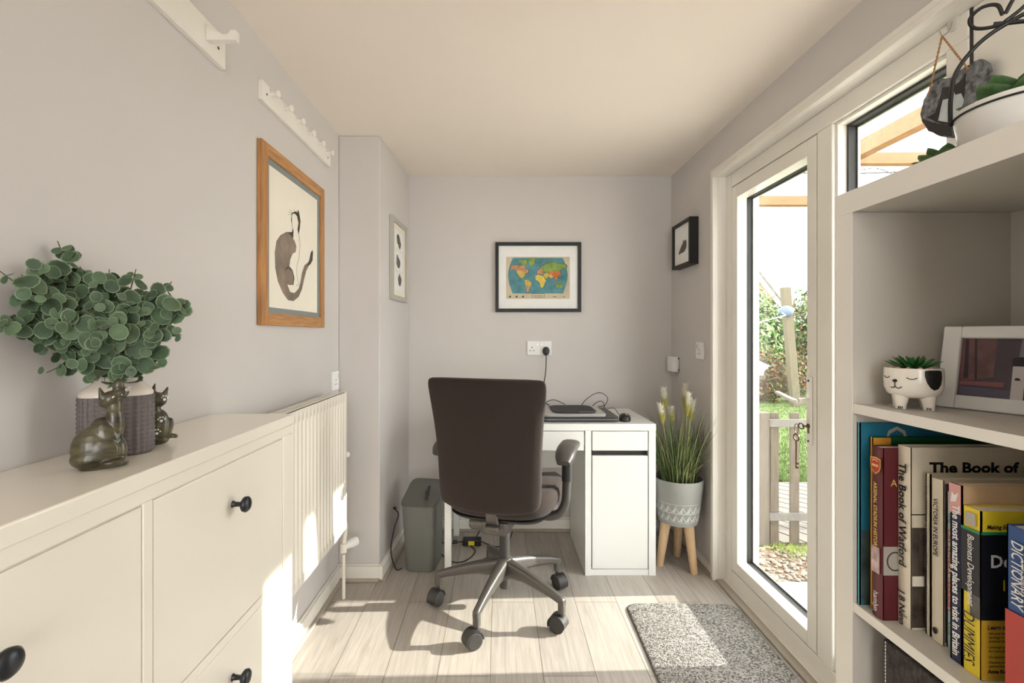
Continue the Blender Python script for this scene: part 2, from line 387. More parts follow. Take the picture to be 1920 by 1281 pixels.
def bead(mb, X0, X1, y0, y1, z0, z1, d):
    """sloping glazing bead ring: inner lip narrower at depth"""
    o = [(X0, y0, z0), (X0, y1, z0), (X0, y1, z1), (X0, y0, z1)]
    i = [(X1, y0+d, z0+d), (X1, y1-d, z0+d), (X1, y1-d, z1-d), (X1, y0+d, z1-d)]
    mb.add(o+i, [(0, 1, 5, 4), (1, 2, 6, 5), (2, 3, 7, 6), (3, 0, 4, 7)]); return mb
def glazing(root, y0, y1, z0, z1, names=('sash', 'glazing_gasket', 'glass_pane')):
    g_ = MB(); ring(g_, 1.142, 1.168, y0-.002, y1+.002, z0-.002, z1+.002, .008)
    g_.build(names[1], 'gap', root, smooth=0)
    g2 = MB(); ring(g2, 1.168, 1.176, y0-.002, y1+.002, z0-.002, z1+.002, .014); g2.build('spacer', 'steel', root, smooth=0)
    BX(1.169, 1.173, y0, y1, z0, z1).build(names[2], 'glass', root, smooth=0)
d1 = thing('door_1', 'white glazed back door with lever handle', 'door', (1.12, 1.965, .08)); struct(d1)
s_ = MB(); ring(s_, FX, 1.185, 1.6616, 2.2632, .081, 1.885, .050, wb=.052, wt=.058)
bead(s_, FX+.004, 1.143, 1.7116, 2.2132, .133, 1.827, .006)
s_.build('door_sash', 'pvc', d1, bevel=.003, seg=3)
glazing(d1, 1.7116, 2.2132, .133, 1.827)
w1 = thing('window_1', 'fixed white framed window beside the back door', 'window', (1.12, 1.39, .08)); struct(w1)
s_ = MB(); ring(s_, FX+.012, 1.185, 1.180, 1.582, .077, 1.889, .010, wb=.05); s_.build('window_frame', 'pvc', w1, bevel=.002)
glazing(w1, 1.190, 1.570, .127, 1.877)
w2 = thing('added_window', 'added unseen window behind the camera for fill light', 'window', (.3, Y0, .65)); struct(w2)  # invented window, out of view, put in to go with the rear fill
s_ = MB()
for (x0, x1, z0, z1) in ((-.35, -.29, .65, 1.95), (.89, .95, .65, 1.95), (-.29, .89, .65, .71), (-.29, .89, 1.89, 1.95), (.27, .33, .71, 1.89)): s_.box(x0, x1, Y0-.08, Y0-.02, z0, z1)
s_.build('window_frame', 'pvc', w2); BX(-.29, .89, Y0-.052, Y0-.048, .71, 1.89).build('glass_pane', 'glass', w2, smooth=0)
# handle
hy = 1.690
pl = MB(); pl.box(FX-.008, FX, hy-.014, hy+.014, .80, 1.043); hp = pl.build('handle_plate', 'pvc', d1, bevel=.005, seg=3)
MB().tube([(FX-.006, hy, .957), (FX-.045, hy, .957)], .010, 12).tube(bez([(FX-.045, hy-.004, .955), (FX-.050, hy+.03, .957), (FX-.046, hy+.09, .966), (FX-.042, hy+.135, .972)], 12), [.010]*3+[.012]*3+[.011]*3+[.010]*3+[.007], 10, flat_=.65).build('door_handle', 'pvc', hp)
MB().tube([(FX-.010, hy, .868), (FX+.0, hy, .868)], .009, 14).box(FX-.009, FX, hy-.005, hy+.005, .842, .866).build('lock_cylinder', 'brass', hp)
MB().tube([(FX-.010, hy, 1.028), (FX-.007, hy, 1.028)], .004, 8).tube([(FX-.010, hy, .815), (FX-.007, hy, .815)], .004, 8).build('screw', 'knob', hp)
k = thing('key', 'old brass key hanging on a ring from the door lock', 'key', (FX-.02, hy+.02, .80))
kx = FX-.022
mb = MB().tube([(FX-.004, hy, .868), (FX-.028, hy, .868)], .003, 8).tube([(kx-.004, hy+.012+.014*cos(a_), .866+.010*sin(a_)) for a_ in [i*2*pi/16 for i in range(16)]], .0028, 6, closed=True)
mb.build('lock_key', 'brass', k)
mb = MB().tube([(kx, hy+.045+.011*cos(a_), .850+.018*sin(a_)) for a_ in [i*2*pi/16 for i in range(16)]], .0014, 6, closed=True); mb.build('key_ring', 'brass', k)
kc = hy+.046
mb = MB().tube([(kx, kc+.015*cos(a_), .818+.012*sin(a_)) for a_ in [i*2*pi/18 for i in range(18)]], .0030, 8, closed=True)
mb.tube([(kx, kc, .806), (kx, kc+.001, .705)], .0032, 8).box(kx-.0015, kx+.0015, kc-.012, kc, .708, .716).box(kx-.0015, kx+.0015, kc-.012, kc, .722, .730).tube([(kx, kc, .80), (kx, kc, .795)], .005, 8)
mb.build('pendant_key', 'brass', k)

# ------------------------------------------------------------------ coat racks
def rack(y0, y1, z0, z1, label, hooks, big):
    t_ = thing('coat_rack', label, 'coat rack', (XL, (y0+y1)/2, z0))
    xb = XL+.0155
    mb = MB(); mb.box(XL, xb, y0, y1, z0, z1)
    mb.build('backboard', 'white', t_, bevel=.002)
    for y in hooks:
        if big:
            z = 1.960
            pr = [(0, 0), (.078, 0), (.078, .026), (.062, .026)]+[(.048+.015*cos(a_), .026-.012*sin(a_)) for a_ in [i*pi/6 for i in range(1, 6)]]+[(.03, .020), (.012, .026), (0, .040)]
            MB().poly(pr, lambda u, v, w_: (xb+u, y+w_, z+v), .018).build('hook', 'white', t_, bevel=.001)
        else:
            z = 1.998
            MB().loft([[(xb+d_, y+r_*cos(2*pi*j/14), z+r_*sin(2*pi*j/14)) for j in range(14)] for d_, r_ in ((0, .0075), (.014, .0065), (.020, .011), (.026, .012), (.029, .010))]).build('peg', 'white', t_)
    for y in ((y0+.03, y1-.035)):
        MB().tube([(xb-.001, y, (z0+z1)/2-.002), (xb+.0008, y, (z0+z1)/2-.002)], .004, 10).build('screw', 'knob', t_)
    return t_
rack(.86, 1.34, 1.930, 2.017, 'white wooden coat rack with one big scooped hook, high on left wall', [1.03, 1.249], True)
rack(1.548, 2.176, 1.952, 2.017, 'narrow white peg rail with six small pegs above the oak cat picture', [1.606, 1.710, 1.814, 1.920, 2.025, 2.130], False)

# ------------------------------------------------------------------ framed pictures
def frame_ring(mb, w_, h_, b, d, m0=0, m1=0):
    """in u (across) v (up) t (out of wall); returns box list"""
    return [(-w_/2, -w_/2+b, -h_/2, h_/2, m1), (w_/2-b, w_/2, -h_/2, h_/2, m1), (-w_/2+b, w_/2-b, -h_/2, -h_/2+b, m0), (-w_/2+b, w_/2-b, h_/2-b, h_/2, m0)]
def obox(mb, fn, u0, u1, v0, v1, t0, t1, m=0):
    P = [fn(u, v, t_) for t_ in (t0, t1) for u, v in ((u0, v0), (u1, v0), (u1, v1), (u0, v1))]
    mb.add(P, [(0,3,2,1),(4,5,6,7),(0,1,5,4),(1,2,6,5),(2,3,7,6),(3,0,4,7)], m)
# big cat picture (u = world Y offset, out = +X)
cy, cz = 1.8175, 1.5225
p = thing('framed_picture', 'oak framed watercolour of a seated cat on the left wall', 'picture', (XL, cy, cz-.3))
F = lambda u, v, t_: (XL+t_, cy+u, cz+v)
mb = MB()
for u0, u1, v0, v1, m_ in frame_ring(mb, .553, .602, .042, .022, 0, 1): obox(mb, F, u0, u1, v0, v1, .001, .018, m_)
mb.build('frame', ['oak', 'oakz'], p, bevel=.0015)
mb = MB()
for u0, u1, v0, v1, m_ in frame_ring(mb, .470, .519, .020, .02): obox(mb, F, u0, u1, v0, v1, .002, .011, 0)
mb.build('mount', 'mount', p)
mb = MB(); obox(mb, F, -.222, .222, -.247, .247, .002, .0085); pp = mb.build('print', 'paper', p, smooth=0)
G = lambda u, v, t_: (XL+.0085+t_, 1.81+u, 1.52+v)
body = [(-0.0156,0.071),(-0.0257,0.0532),(-0.0748,0.0427),(-0.1212,0.021),(-0.1504,-0.0053),(-0.1628,-0.0478),(-0.1591,-0.0988),(-0.1403,-0.1426),(-0.1016,-0.1799),(-0.0583,-0.2035),(-0.0112,-0.2032),(0.0339,-0.184),(0.0652,-0.1522),(0.0861,-0.1106),(0.1058,-0.0751),(0.1396,-0.0434),(0.1658,-0.0259),(0.1747,0.0031),(0.1711,0.0218),(0.157,0.0104),(0.1483,-0.0149),(0.1311,-0.0346),(0.0893,-0.0541),(0.0652,-0.087),(0.0494,-0.1278),(0.0339,-0.1519),(-0.0038,-0.1725),(-0.04,-0.1714),(-0.0541,-0.1574),(-0.0638,-0.1462),(-0.04,-0.1468),(-0.0156,-0.1411),(-0.0068,-0.1151),(-0.0257,-0.0864),(-0.0471,-0.077),(-0.04,-0.0514),(-0.0185,-0.0262),(0.0081,-0.0154),(0.0141,0.0079),(-0.0038,0.0265),(-0.0214,0.0324),(-0.0141,0.0588)]
tail = [(0.1092,-0.0559),(0.1483,-0.0422),(0.1711,-0.0216),(0.1765,0.0103),(0.1693,0.0215),(0.1518,0.0061),(0.1362,-0.027)]
neck = [(-0.0156,0.071),(-0.0257,0.0532),(-0.0583,0.0444),(-0.0329,0.0375),(-0.0156,0.0304),(-0.0126,0.0592)]
ear = [(0.0293,0.1514),(0.0171,0.1323),(0.0231,0.1147),(0.0339,0.1013),(0.0231,0.0733),(0.0339,0.0564),(0.0447,0.0845),(0.0509,0.1117),(0.0416,0.1353)]
face = [(-0.0257,0.0873),(-0.0286,0.1083),(-0.0214,0.1226),(0.0006,0.1281),(0.0231,0.1211),(0.0156,0.1402),(-0.0038,0.1345),(-0.0272,0.1242),(-0.0343,0.1008),(-0.0315,0.0872)]
mb = MB(); up = lambda d: (lambda u, v, t_: G(u, v, t_+d))
mb.poly(body, up(.0003), 0, 0); mb.poly(tail, up(.0006), 0, 1); mb.poly(neck, up(.0006), 0, 1); mb.poly(ear, up(.0006), 0, 1); mb.poly(face, up(.0006), 0, 1)
for l_, wd in (([(0.0354,0.0567),(0.0463,0.0267),(0.0385,-0.0326),(0.0186,-0.0612),(0.0141,-0.0999),(0.0339,-0.1359),(0.0141,-0.1443)], .0015), ([(-0.0788,-0.0936),(-0.0583,-0.0817),(-0.0257,-0.0895),(-0.0082,-0.1153),(-0.0185,-0.1445)], .007),
               ([(-0.0228,0.1253),(-0.0471,0.1314)], .001), ([(-0.0243,0.1218),(-0.0583,0.1193)], .001), ([(-0.0257,0.1184),(-0.0583,0.109)], .001), ([(0.0006,0.13),(-0.01,0.143)], .001), ([(-.028,.087),(-.023,.069)], .002)):
    mb.stroke(l_, wd, G, 1, .0008)
mb.build('painted_cat', ['wash', 'inkd'], pp, smooth=0)
# small triple sketch on the breast side, parallel to that wall
va = math.atan2(.03, .59); dv = Vector((sin(va), cos(va), 0)); nv = Vector((cos(va), -sin(va), 0))
c0 = Vector((-.58, 2.33, 0))+dv*.325
F = lambda u, v, t_: tuple(c0+dv*u+nv*t_+Vector((0, 0, 1.597+v)))
p = thing('framed_picture', 'narrow pale frame holding three small sketches on chimney breast side', 'picture', F(0, -.22, 0))
mb = MB()
for u0, u1, v0, v1, m_ in frame_ring(mb, .315, .440, .026, .02): obox(mb, F, u0, u1, v0, v1, .001, .019)
mb.build('frame', 'grey1', p, bevel=.001)
mb = MB(); obox(mb, F, -.135, .135, -.197, .197, .001, .009); pp = mb.build('mount', 'paper', p, smooth=0)
for i, zc in enumerate((.115, .0, -.115)):
    mb = MB(); F2 = lambda u, v, t_: F(u, v+zc, t_)
    mb.poly([(-.085, -.05), (.085, -.05), (.085, .05), (-.085, .05)], lambda u, v, t_: F2(u, v, .0094), 0, 1)
    random.seed(i+3)
    for q in range(3):
        a0 = random.uniform(-.035, .035); b0 = random.uniform(-.015, .015)
        mb.poly([(a0+.028*cos(x)*(1+.25*sin(3*x+q)), b0+.032*sin(x)*(1+.2*cos(2*x+q))) for x in [j*2*pi/12 for j in range(12)]], lambda u, v, t_: F2(u, v, .0098+.0002*q), 0, [0, 2, 0][q])
    mb.build('sketch', ['ink', 'whitep', 'inkd'], pp, smooth=0)
# world map
cx, cz = .2385, 1.540
F = lambda u, v, t_: (cx+u, YB-t_, cz+v)
p = thing('framed_picture', 'black framed vintage world map on the back wall', 'picture', (cx, YB, cz-.21))
mb = MB()
for u0, u1, v0, v1, m_ in frame_ring(mb, .520, .422, .020, .02): obox(mb, F, u0, u1, v0, v1, .001, .024)
mb.build('frame', 'black', p, bevel=.001)
mb = MB(); obox(mb, F, -.242, .242, -.193, .193, .002, .010); pp = mb.build('mount', 'whitep', p, smooth=0)
s0 = .387/615
def mf(d): return lambda u, v, t_: (cx+(u-562)*s0, YB-.010-d, cz-(v-455)*s0)
mb = MB()
mb.poly([(252, 257), (867, 257), (867, 663), (252, 663)], mf(.0005), 0, 0)
lens = [(318, 268), (800, 268)]+[(800+47*sin(pi*i/8), 268+344*i/8) for i in range(1, 8)]+[(803, 612), (316, 612)]+[(316-44*sin(pi*i/8), 612-344*i/8) for i in range(1, 8)]
mb.poly(lens, mf(.0008), 0, 1)
lands = [(2, [(300,340),(350,338),(400,345),(420,330),(440,350),(435,380),(470,385),(460,410),(435,425),(430,450),(410,455),(402,470),(385,450),(365,425),(350,395),(320,375),(290,385),(300,365)]),
 (3, [(350,395),(400,390),(440,410),(435,425),(430,450),(410,455),(402,470),(385,450),(365,425)]),
 (5, [(360,300),(420,285),(450,292),(455,330),(430,345),(400,325)]), (5, [(470,272),(535,272),(530,310),(500,350),(480,355),(470,310)]),
 (5, [(400,462),(425,480),(440,490),(430,478),(410,458)]),
 (3, [(430,485),(455,475),(480,490),(500,510),(490,540),(475,560),(466,600),(455,610),(450,580),(440,530)]), (2, [(446,540),(462,530),(470,560),(466,600),(455,610),(450,580)]),
 (4, [(535,445),(560,430),(600,440),(615,450),(630,480),(640,485),(625,510),(615,540),(600,558),(585,550),(578,510),(560,490),(538,480)]),
 (2, [(545,410),(560,390),(580,370),(600,340),(620,345),(640,380),(610,400),(605,430),(580,425),(555,425)]),
 (5, [(590,350),(630,330),(690,303),(740,320),(830,335),(835,362),(790,375),(760,395),(700,402),(640,410),(600,390)]),
 (6, [(640,410),(700,400),(775,395),(780,420),(750,450),(742,490),(725,470),(705,455),(690,465),(678,440)]),
 (3, [(608,432),(640,410),(680,425),(710,450),(690,468),(672,455),(655,448),(640,472),(620,452)]),
 (5, [(730,530),(760,515),(785,520),(800,545),(785,562),(760,555),(735,555)]), (5, [(745,490),(760,500),(785,495),(792,505),(760,510),(742,500)])]
for i, (m_, q) in enumerate(lands):
    if i not in (1, 7): 
        gx = sum(a_[0] for a_ in q)/len(q); gy = sum(a_[1] for a_ in q)/len(q)
        mb.poly([(gx+(a_-gx)*1.07, gy+(b_-gy)*1.07) for a_, b_ in q], mf(.0010), 0, 7)
for i, (m_, q) in enumerate(lands): mb.poly(q, mf(.0012+.00006*i), 0, m_)
random.seed(4)
for i in range(26):
    x, y = random.uniform(300, 810), random.uniform(285, 600); mb.poly([(x+4*cos(j), y+3*sin(j)) for j in range(6)], mf(.0009), 0, 7)
for x in (288, 352, 414): mb.poly([(x-12, 650), (x-4, 632), (x+2, 640), (x+8, 626), (x+12, 650)], mf(.0010), 0, 7)
mb.poly([(500, 612), (624, 612), (624, 652), (500, 652)], mf(.0016), 0, 7); mb.poly([(503, 615), (621, 615), (621, 649), (503, 649)], mf(.0019), 0, 0)
for x0, x1 in ((704, 738), (800, 822)): mb.poly([(x0, 641), (x1, 641), (x1, 646), (x0, 646)], mf(.0010), 0, 7)
mapm = [flat('map_paper', (206, 192, 166), .8, var=.12, scale=9), flat('map_ocean', (88, 140, 150), .8, var=.3, scale=22), flat('map_pink', (196, 146, 110), .8, var=.3, scale=50), flat('map_ochre', (206, 180, 96), .8, var=.25, scale=50), flat('map_yellow', (230, 204, 96), .8, var=.15, scale=50), flat('map_green', (136, 162, 84), .8, var=.25, scale=40), flat('map_orange', (204, 120, 70), .8, var=.25, scale=50), flat('map_edge', (64, 84, 66), .8)]
mp = mb.build('map_print', mapm, pp, smooth=0)
text('THE WORLD', .0115, (cx, YB-.0124, cz-(642-455)*s0), (1, 0, 0), (0, 0, 1), 'inkd', mp, align='CENTER', width=.058)
# small deep black frame, right wall (out = -X, u = -Y)
cy, cz = 2.652, 1.690
F = lambda u, v, t_: (XR-t_, cy-u, cz+v)
p = thing('framed_picture', 'small deep black box frame with bird sketch in right corner', 'picture', (XR, cy, cz-.125))
mb = MB()
for u0, u1, v0, v1, m_ in frame_ring(mb, .260, .250, .017, .02): obox(mb, F, u0, u1, v0, v1, .001, .048)
mb.build('frame', 'black', p, bevel=.001)
mb = MB(); obox(mb, F, -.114, .114, -.109, .109, .002, .036); pp = mb.build('mount', 'whitep', p, smooth=0)
owl = [(0.0395,-0.0472),(0.0501,-0.0335),(0.0248,-0.0141),(-0.0022,0.0044),(-0.0124,0.022),(-0.0326,0.0141),(-0.0564,0.0171),(-0.0603,-0.0066),(-0.0525,-0.0282),(-0.0326,-0.0439),(0.0081,-0.0446)]
mb = MB(); G = lambda d: (lambda u, v, t_: (XR-.036-d, cy+u, cz+v))
mb.poly(owl, G(.0004), 0, 0)
random.seed(2)
for i in range(22):
    q = random.choice(owl); e = random.choice(owl); x, y = q[0]*.5+e[0]*.5, q[1]*.5+e[1]*.5
    mb.poly([(x+.006*cos(j), y+.004*sin(j)) for j in (0, 2, 4)], G(.0007), 0, 1)
mb.poly([(.028, -.047), (.046, -.05), (.052, -.040), (.036, -.034)], G(.0009), 0, 1)
mb.build('bird_sketch', ['ink', 'inkd'], pp, smooth=0)

# ------------------------------------------------------------------ electrics
def socket(name, label, cat, F, w_, h_, pins, switches, root_loc):
    p = thing(name, label, cat, root_loc)
    mb = MB(); obox(mb, F, -w_/2, w_/2, -h_/2, h_/2, 0, .011); mb.build('faceplate', 'whitep', p, bevel=.003, seg=3)
    for cx_ in pins:
        mb = MB()
        for u, v, a_, b_ in ((0, .010, .0022, .005), (-.011, -.010, .004, .0022), (.011, -.010, .004, .0022)):
            obox(mb, F, cx_+u-a_, cx_+u+a_, v-.006-b_, v-.006+b_, .0108, .0114)
        mb.build('pin_holes', 'gap', p, smooth=0)
    for cx_ in switches:
        mb = MB(); obox(mb, F, cx_-.006, cx_+.006, .010, .030, .0108, .0150); mb.build('switch', 'ceram', p, bevel=.001)
    return p
socket('power_socket', 'white double socket on the back wall holding a black plug', 'socket', lambda u, v, t_: (.2455+u, YB-t_, 1.110+v), .148, .086, (-.045,), (-.012, .012), (.2455, YB, 1.067))
socket('power_socket', 'white single socket on the left wall just above the radiator', 'socket', lambda u, v, t_: (XL+t_, 2.262+u, .973+v), .086, .088, (0,), (.02,), (XL, 2.262, .93))
socket('power_socket', 'white single socket on the right wall beside the door frame', 'socket', lambda u, v, t_: (XR-t_, 2.492-u, 1.108+v), .088, .088, (0,), (-.02,), (XR, 2.492, 1.064))
socket('power_socket', 'white double socket low on the back wall under the desk', 'socket', lambda u, v, t_: (.285+u, YB-t_, .165+v), .146, .080, (-.036, .036), (), (.285, YB, .125))
p = thing('plug', 'black mains plug in the back wall double socket', 'plug', (.285, YB-.011, 1.085))
MB().loft([[(.285+r_*.9*cos(2*pi*j/20), YB-.0125-d_, 1.093+r_*sin(2*pi*j/20)*(1.05 if sin(2*pi*j/20) > 0 else 1.25)) for j in range(20)] for d_, r_ in ((0, .023), (.012, .024), (.022, .021), (.026, .014))]).build('plug_body', 'plastic', p)
MB().tube(bez([(.285, YB-.030, 1.065), (.285, YB-.030, 1.03), (.280, YB-.030, .95), (.262, YB-.028, .84), (.262, YB-.035, .775), (.30, YB-.06, .757)], 30), .0030, 8).build('cable', 'plastic', p)
p = thing('junction_box', 'small white junction box low in the right back corner', 'junction box', (1.03, 2.84, .975))
MB().loft([sell(1.031, 2.838, z, .0215, .052, 5) for z in (.975, .979, 1.058, 1.062)]).build('box', 'whitep', p)
for z in (.985, 1.052): MB().tube([(1.0445, 2.7905, z), (1.0445, 2.784, z)], .004, 8).build('screw', 'knob', p)

# ------------------------------------------------------------------ radiator
p = thing('radiator', 'white panel radiator on the left wall beyond the cream cabinet', 'radiator', (XL+.07, 1.73, .335))
RX = -.67; ry0, ry1, rz0, rz1 = 1.345, 2.107, .338, .939
NY = 232; zl = [(rz0, 0), (rz0+.03, 0), (rz0+.044, 1), (rz1-.052, 1), (rz1-.036, 0), (rz1, 0)]
v = []; f = []
for i in range(NY+1):
    y = ry0+(ry1-ry0)*i/NY; e = min(1, max(0, (y-ry0-.02)/.012))*min(1, max(0, (ry1-.02-y)/.012))
    ph = ((y-ry0)/.0333) % 1; g_ = max(0, min(1, (abs(ph-.5)-.22)/.12))
    for z, q in zl: v.append((RX-.009*g_*q*e, y, z))
L_ = len(zl)
for i in range(NY):
    for j in range(L_-1): f.append((i*L_+j, (i+1)*L_+j, (i+1)*L_+j+1, i*L_+j+1))
mb = MB().add(v, f); mb.box(RX-.016, RX-.010, ry0, ry1, rz0, rz1); mb.build('front_panel', 'cream', p, smooth=50)
mb = MB().box(RX-.016, RX, ry1-.001, ry1+.002, rz0, rz1).box(RX-.085, RX-.016, ry1-.002, ry1, rz0+.05, rz1-.02).box(RX-.085, RX-.075, ry0, ry1, rz0, rz1-.01).box(RX-.085, RX, ry0-.002, ry0, rz0, rz1); mb.build('side_panel', 'cream', p, bevel=.001)
mb = MB()
for i in range(38): y = ry0+.004+i*.0200; mb.box(RX-.075, RX-.016, y, y+.008, rz1-.010, rz1-.004)
mb.box(RX-.022, RX-.010, ry0, ry1, rz1-.012, rz1-.001).box(RX-.078, RX-.070, ry0, ry1, rz1-.012, rz1-.004); mb.build('top_grille', 'cream', p)
mb = MB().tube(bez([(RX-.045, 2.105, .385), (RX-.04, 2.15, .385), (RX-.02, 2.16, .33), (RX-.03, 2.16, .24)], 12), .009, 10)
mb.tube([(RX-.03, 2.16, .25), (RX-.03, 2.16, .21)], .015, 12).tube([(RX-.03, 2.16, .20), (RX-.03, 2.16, .0)], .0075, 10); mb.build('pipe', 'cream', p)
MB().tube([(RX-.03, 2.16, .235), (RX+.0, 2.195, .24), (RX+.015, 2.21, .242)], [.016, .022, .020], 14).build('thermostat_valve', 'whitep', p)
MB().tube([(RX-.016, ry1, .66), (RX+.004, ry1+.018, .66)], .012, 10).build('bleed_cap', 'whitep', p)

# ------------------------------------------------------------------ cream cabinet
p = thing('shoe_cabinet', 'cream tip-out cabinet with dark round knobs along the left wall', 'cabinet', (-.67, .763, 0))
cx0, cx1 = XL+.002, -.56; ya, yb = .228, 1.298; T = .976
BX(cx0, cx1+.004, ya-.004, yb+.004, T-.028, T).build('top', 'cream', p, bevel=.003, seg=3)
mb = MB().box(cx0, cx1-.004, ya+.0, ya+.02, .0, T-.028).box(cx0, cx1-.004, yb-.02, yb, .0, T-.028).box(cx0, cx0+.008, ya, yb, .12, T-.028).box(cx0, cx1-.02, ya, yb, .12, .135)
mb.box(cx1-.022, cx1-.006, ya+.02, yb-.02, .14, T-.03)
mb.build('carcass', ['cream'], p, bevel=.001)
mb = MB().box(cx1-.018, cx1, ya, yb, .924, T-.028).box(cx1-.018, cx1, ya, .286, .0, .924).box(cx1-.018, cx1, 1.2435, yb, .0, .924).box(cx1-.018, cx1, .7545, .7755, .12, .924).box(cx1-.018, cx1, .286, 1.2435, .12, .188)
mb.build('face_frame', 'cream', p, bevel=.0015)
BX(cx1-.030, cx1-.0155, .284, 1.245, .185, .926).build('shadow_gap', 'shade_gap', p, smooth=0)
for (y0, y1, z0, z1) in ((.2885, .752, .574, .9205), (.778, 1.2405, .574, .9205), (.2885, .752, .192, .552), (.778, 1.2405, .192, .552)):
    dd = BX(cx1-.016, cx1-.001, y0, y1, z0, z1).build('door', 'cream', p, bevel=.0015)
    zc = .833 if z0 > .5 else .468; yc = (y0+y1)/2
    prof = [(0, .0075), (.004, .0055), (.016, .0048), (.020, .010), (.024, .0155), (.030, .0165), (.034, .013), (.036, .006)]
    MB().loft([[(cx1-.001+d_, yc+r_*cos(2*pi*j/24), zc+r_*sin(2*pi*j/24)) for j in range(24)] for d_, r_ in prof]).build('knob', 'knob', dd, smooth=60)
BX(cx1-.018, cx1, .286, 1.2435, .5535, .5725).build('rail', 'cream', p, bevel=.001)

# ------------------------------------------------------------------ vase, eucalyptus, cats
VY = R(38); vx, vy = -.692, .868
p = thing('vase', 'two-tone vase, ribbed grey body and cream shoulder, on the cabinet', 'vase', (vx, vy, T), VY)
ri = []; K = 196; NZ = 78
for i in range(NZ+1):
    z = T+.001+.104*i/NZ; row = []
    base = sell(vx, vy, z, .054 if i > 2 else .052, .040, 3.2, K, VY)
    for j, q in enumerate(base):
        rib = .0024*(.5-.5*cos(2*pi*j/K*28))*(.35+.65*abs(sin(pi*i/NZ*13)))
        if i in (0, NZ): rib = 0
        d_ = Vector((q[0]-vx, q[1]-vy, 0)).normalized()*rib; row.append((q[0]+d_.x, q[1]+d_.y, q[2]))
    ri.append(row)
MB().loft(ri).build('ribbed_body', 'vaseg', p, smooth=60)
prof = [(.0535, .0395, 0), (.054, .040, .004), (.050, .036, .012), (.040, .030, .019), (.032, .025, .026), (.029, .023, .036), (.029, .023, .052), (.031, .025, .056), (.029, .023, .058), (.025, .020, .056), (.024, .019, .03)]
MB().loft([sell(vx, vy, T+.105+h_, a_, b_, 3.0, 48, VY) for a_, b_, h_ in prof]).build('shoulder', 'vasew', p, smooth=60)
eu = thing('eucalyptus_spray', 'bushy artificial eucalyptus spray of round leaves in the vase', 'plant', (vx, vy, T+.15))
random.seed(11)
def wpt(px, py, Y):
    x = (px-935.5)*Y/898
    if x < -.755: x = -.755; Y = x*898/(px-935.5)
    return Vector((x, Y, 1.19+(628-py)*Y/898))
tips = [(70,520,.78),(30,545,.80),(110,640,.78),(175,545,.80),(215,640,.79),(250,625,.84),(150,590,.80),(300,600,.88),(310,545,.90),(225,545,.84),(95,610,.74),(100,500,.82),(270,540,.9),(108,452,.84),(40,515,.8),(-5,505,.8),(-15,610,.8),(25,590,.8),(60,640,.8),(128,690,.80),(165,715,.79),(222,715,.80),(255,505,.86),(205,505,.90),(322,528,.90),(346,570,.88),(340,628,.87),(300,690,.86),(280,655,.84),(150,500,.84),(120,600,.76),(190,620,.76),(90,560,.77),(240,580,.82),(160,660,.77),(285,570,.88),(60,485,.82)]
mouth = Vector((vx, vy, T+.150))
def leaf(mb, c, nrm, r, m):
    nrm = nrm.normalized(); u = nrm.orthogonal().normalized(); w_ = nrm.cross(u); n = 10
    a0 = random.random()*6
    u, w_ = u*cos(a0)+w_*sin(a0), w_*cos(a0)-u*sin(a0)
    b = len(mb.v); mb.v.append(tuple(c-nrm*r*.16)); rim = []
    pts = []
    for j in range(n):
        a = 2*pi*j/n; rr = r*(1+.07*cos(a))
        pts.append(c+u*cos(a)*rr*1.08+w_*sin(a)*rr*.98+nrm*r*.08*cos(2*a))
    inner = [c+(q-c)*.88-nrm*r*.02 for q in pts]
    for q in inner+pts: mb.v.append(tuple(q))
    for j in range(n):
        k_ = (j+1) % n
        mb.f.append((b, b+1+j, b+1+k_)); mb.m.append(m)
        mb.f.append((b+1+j, b+1+n+j, b+1+n+k_, b+1+k_)); mb.m.append(1)
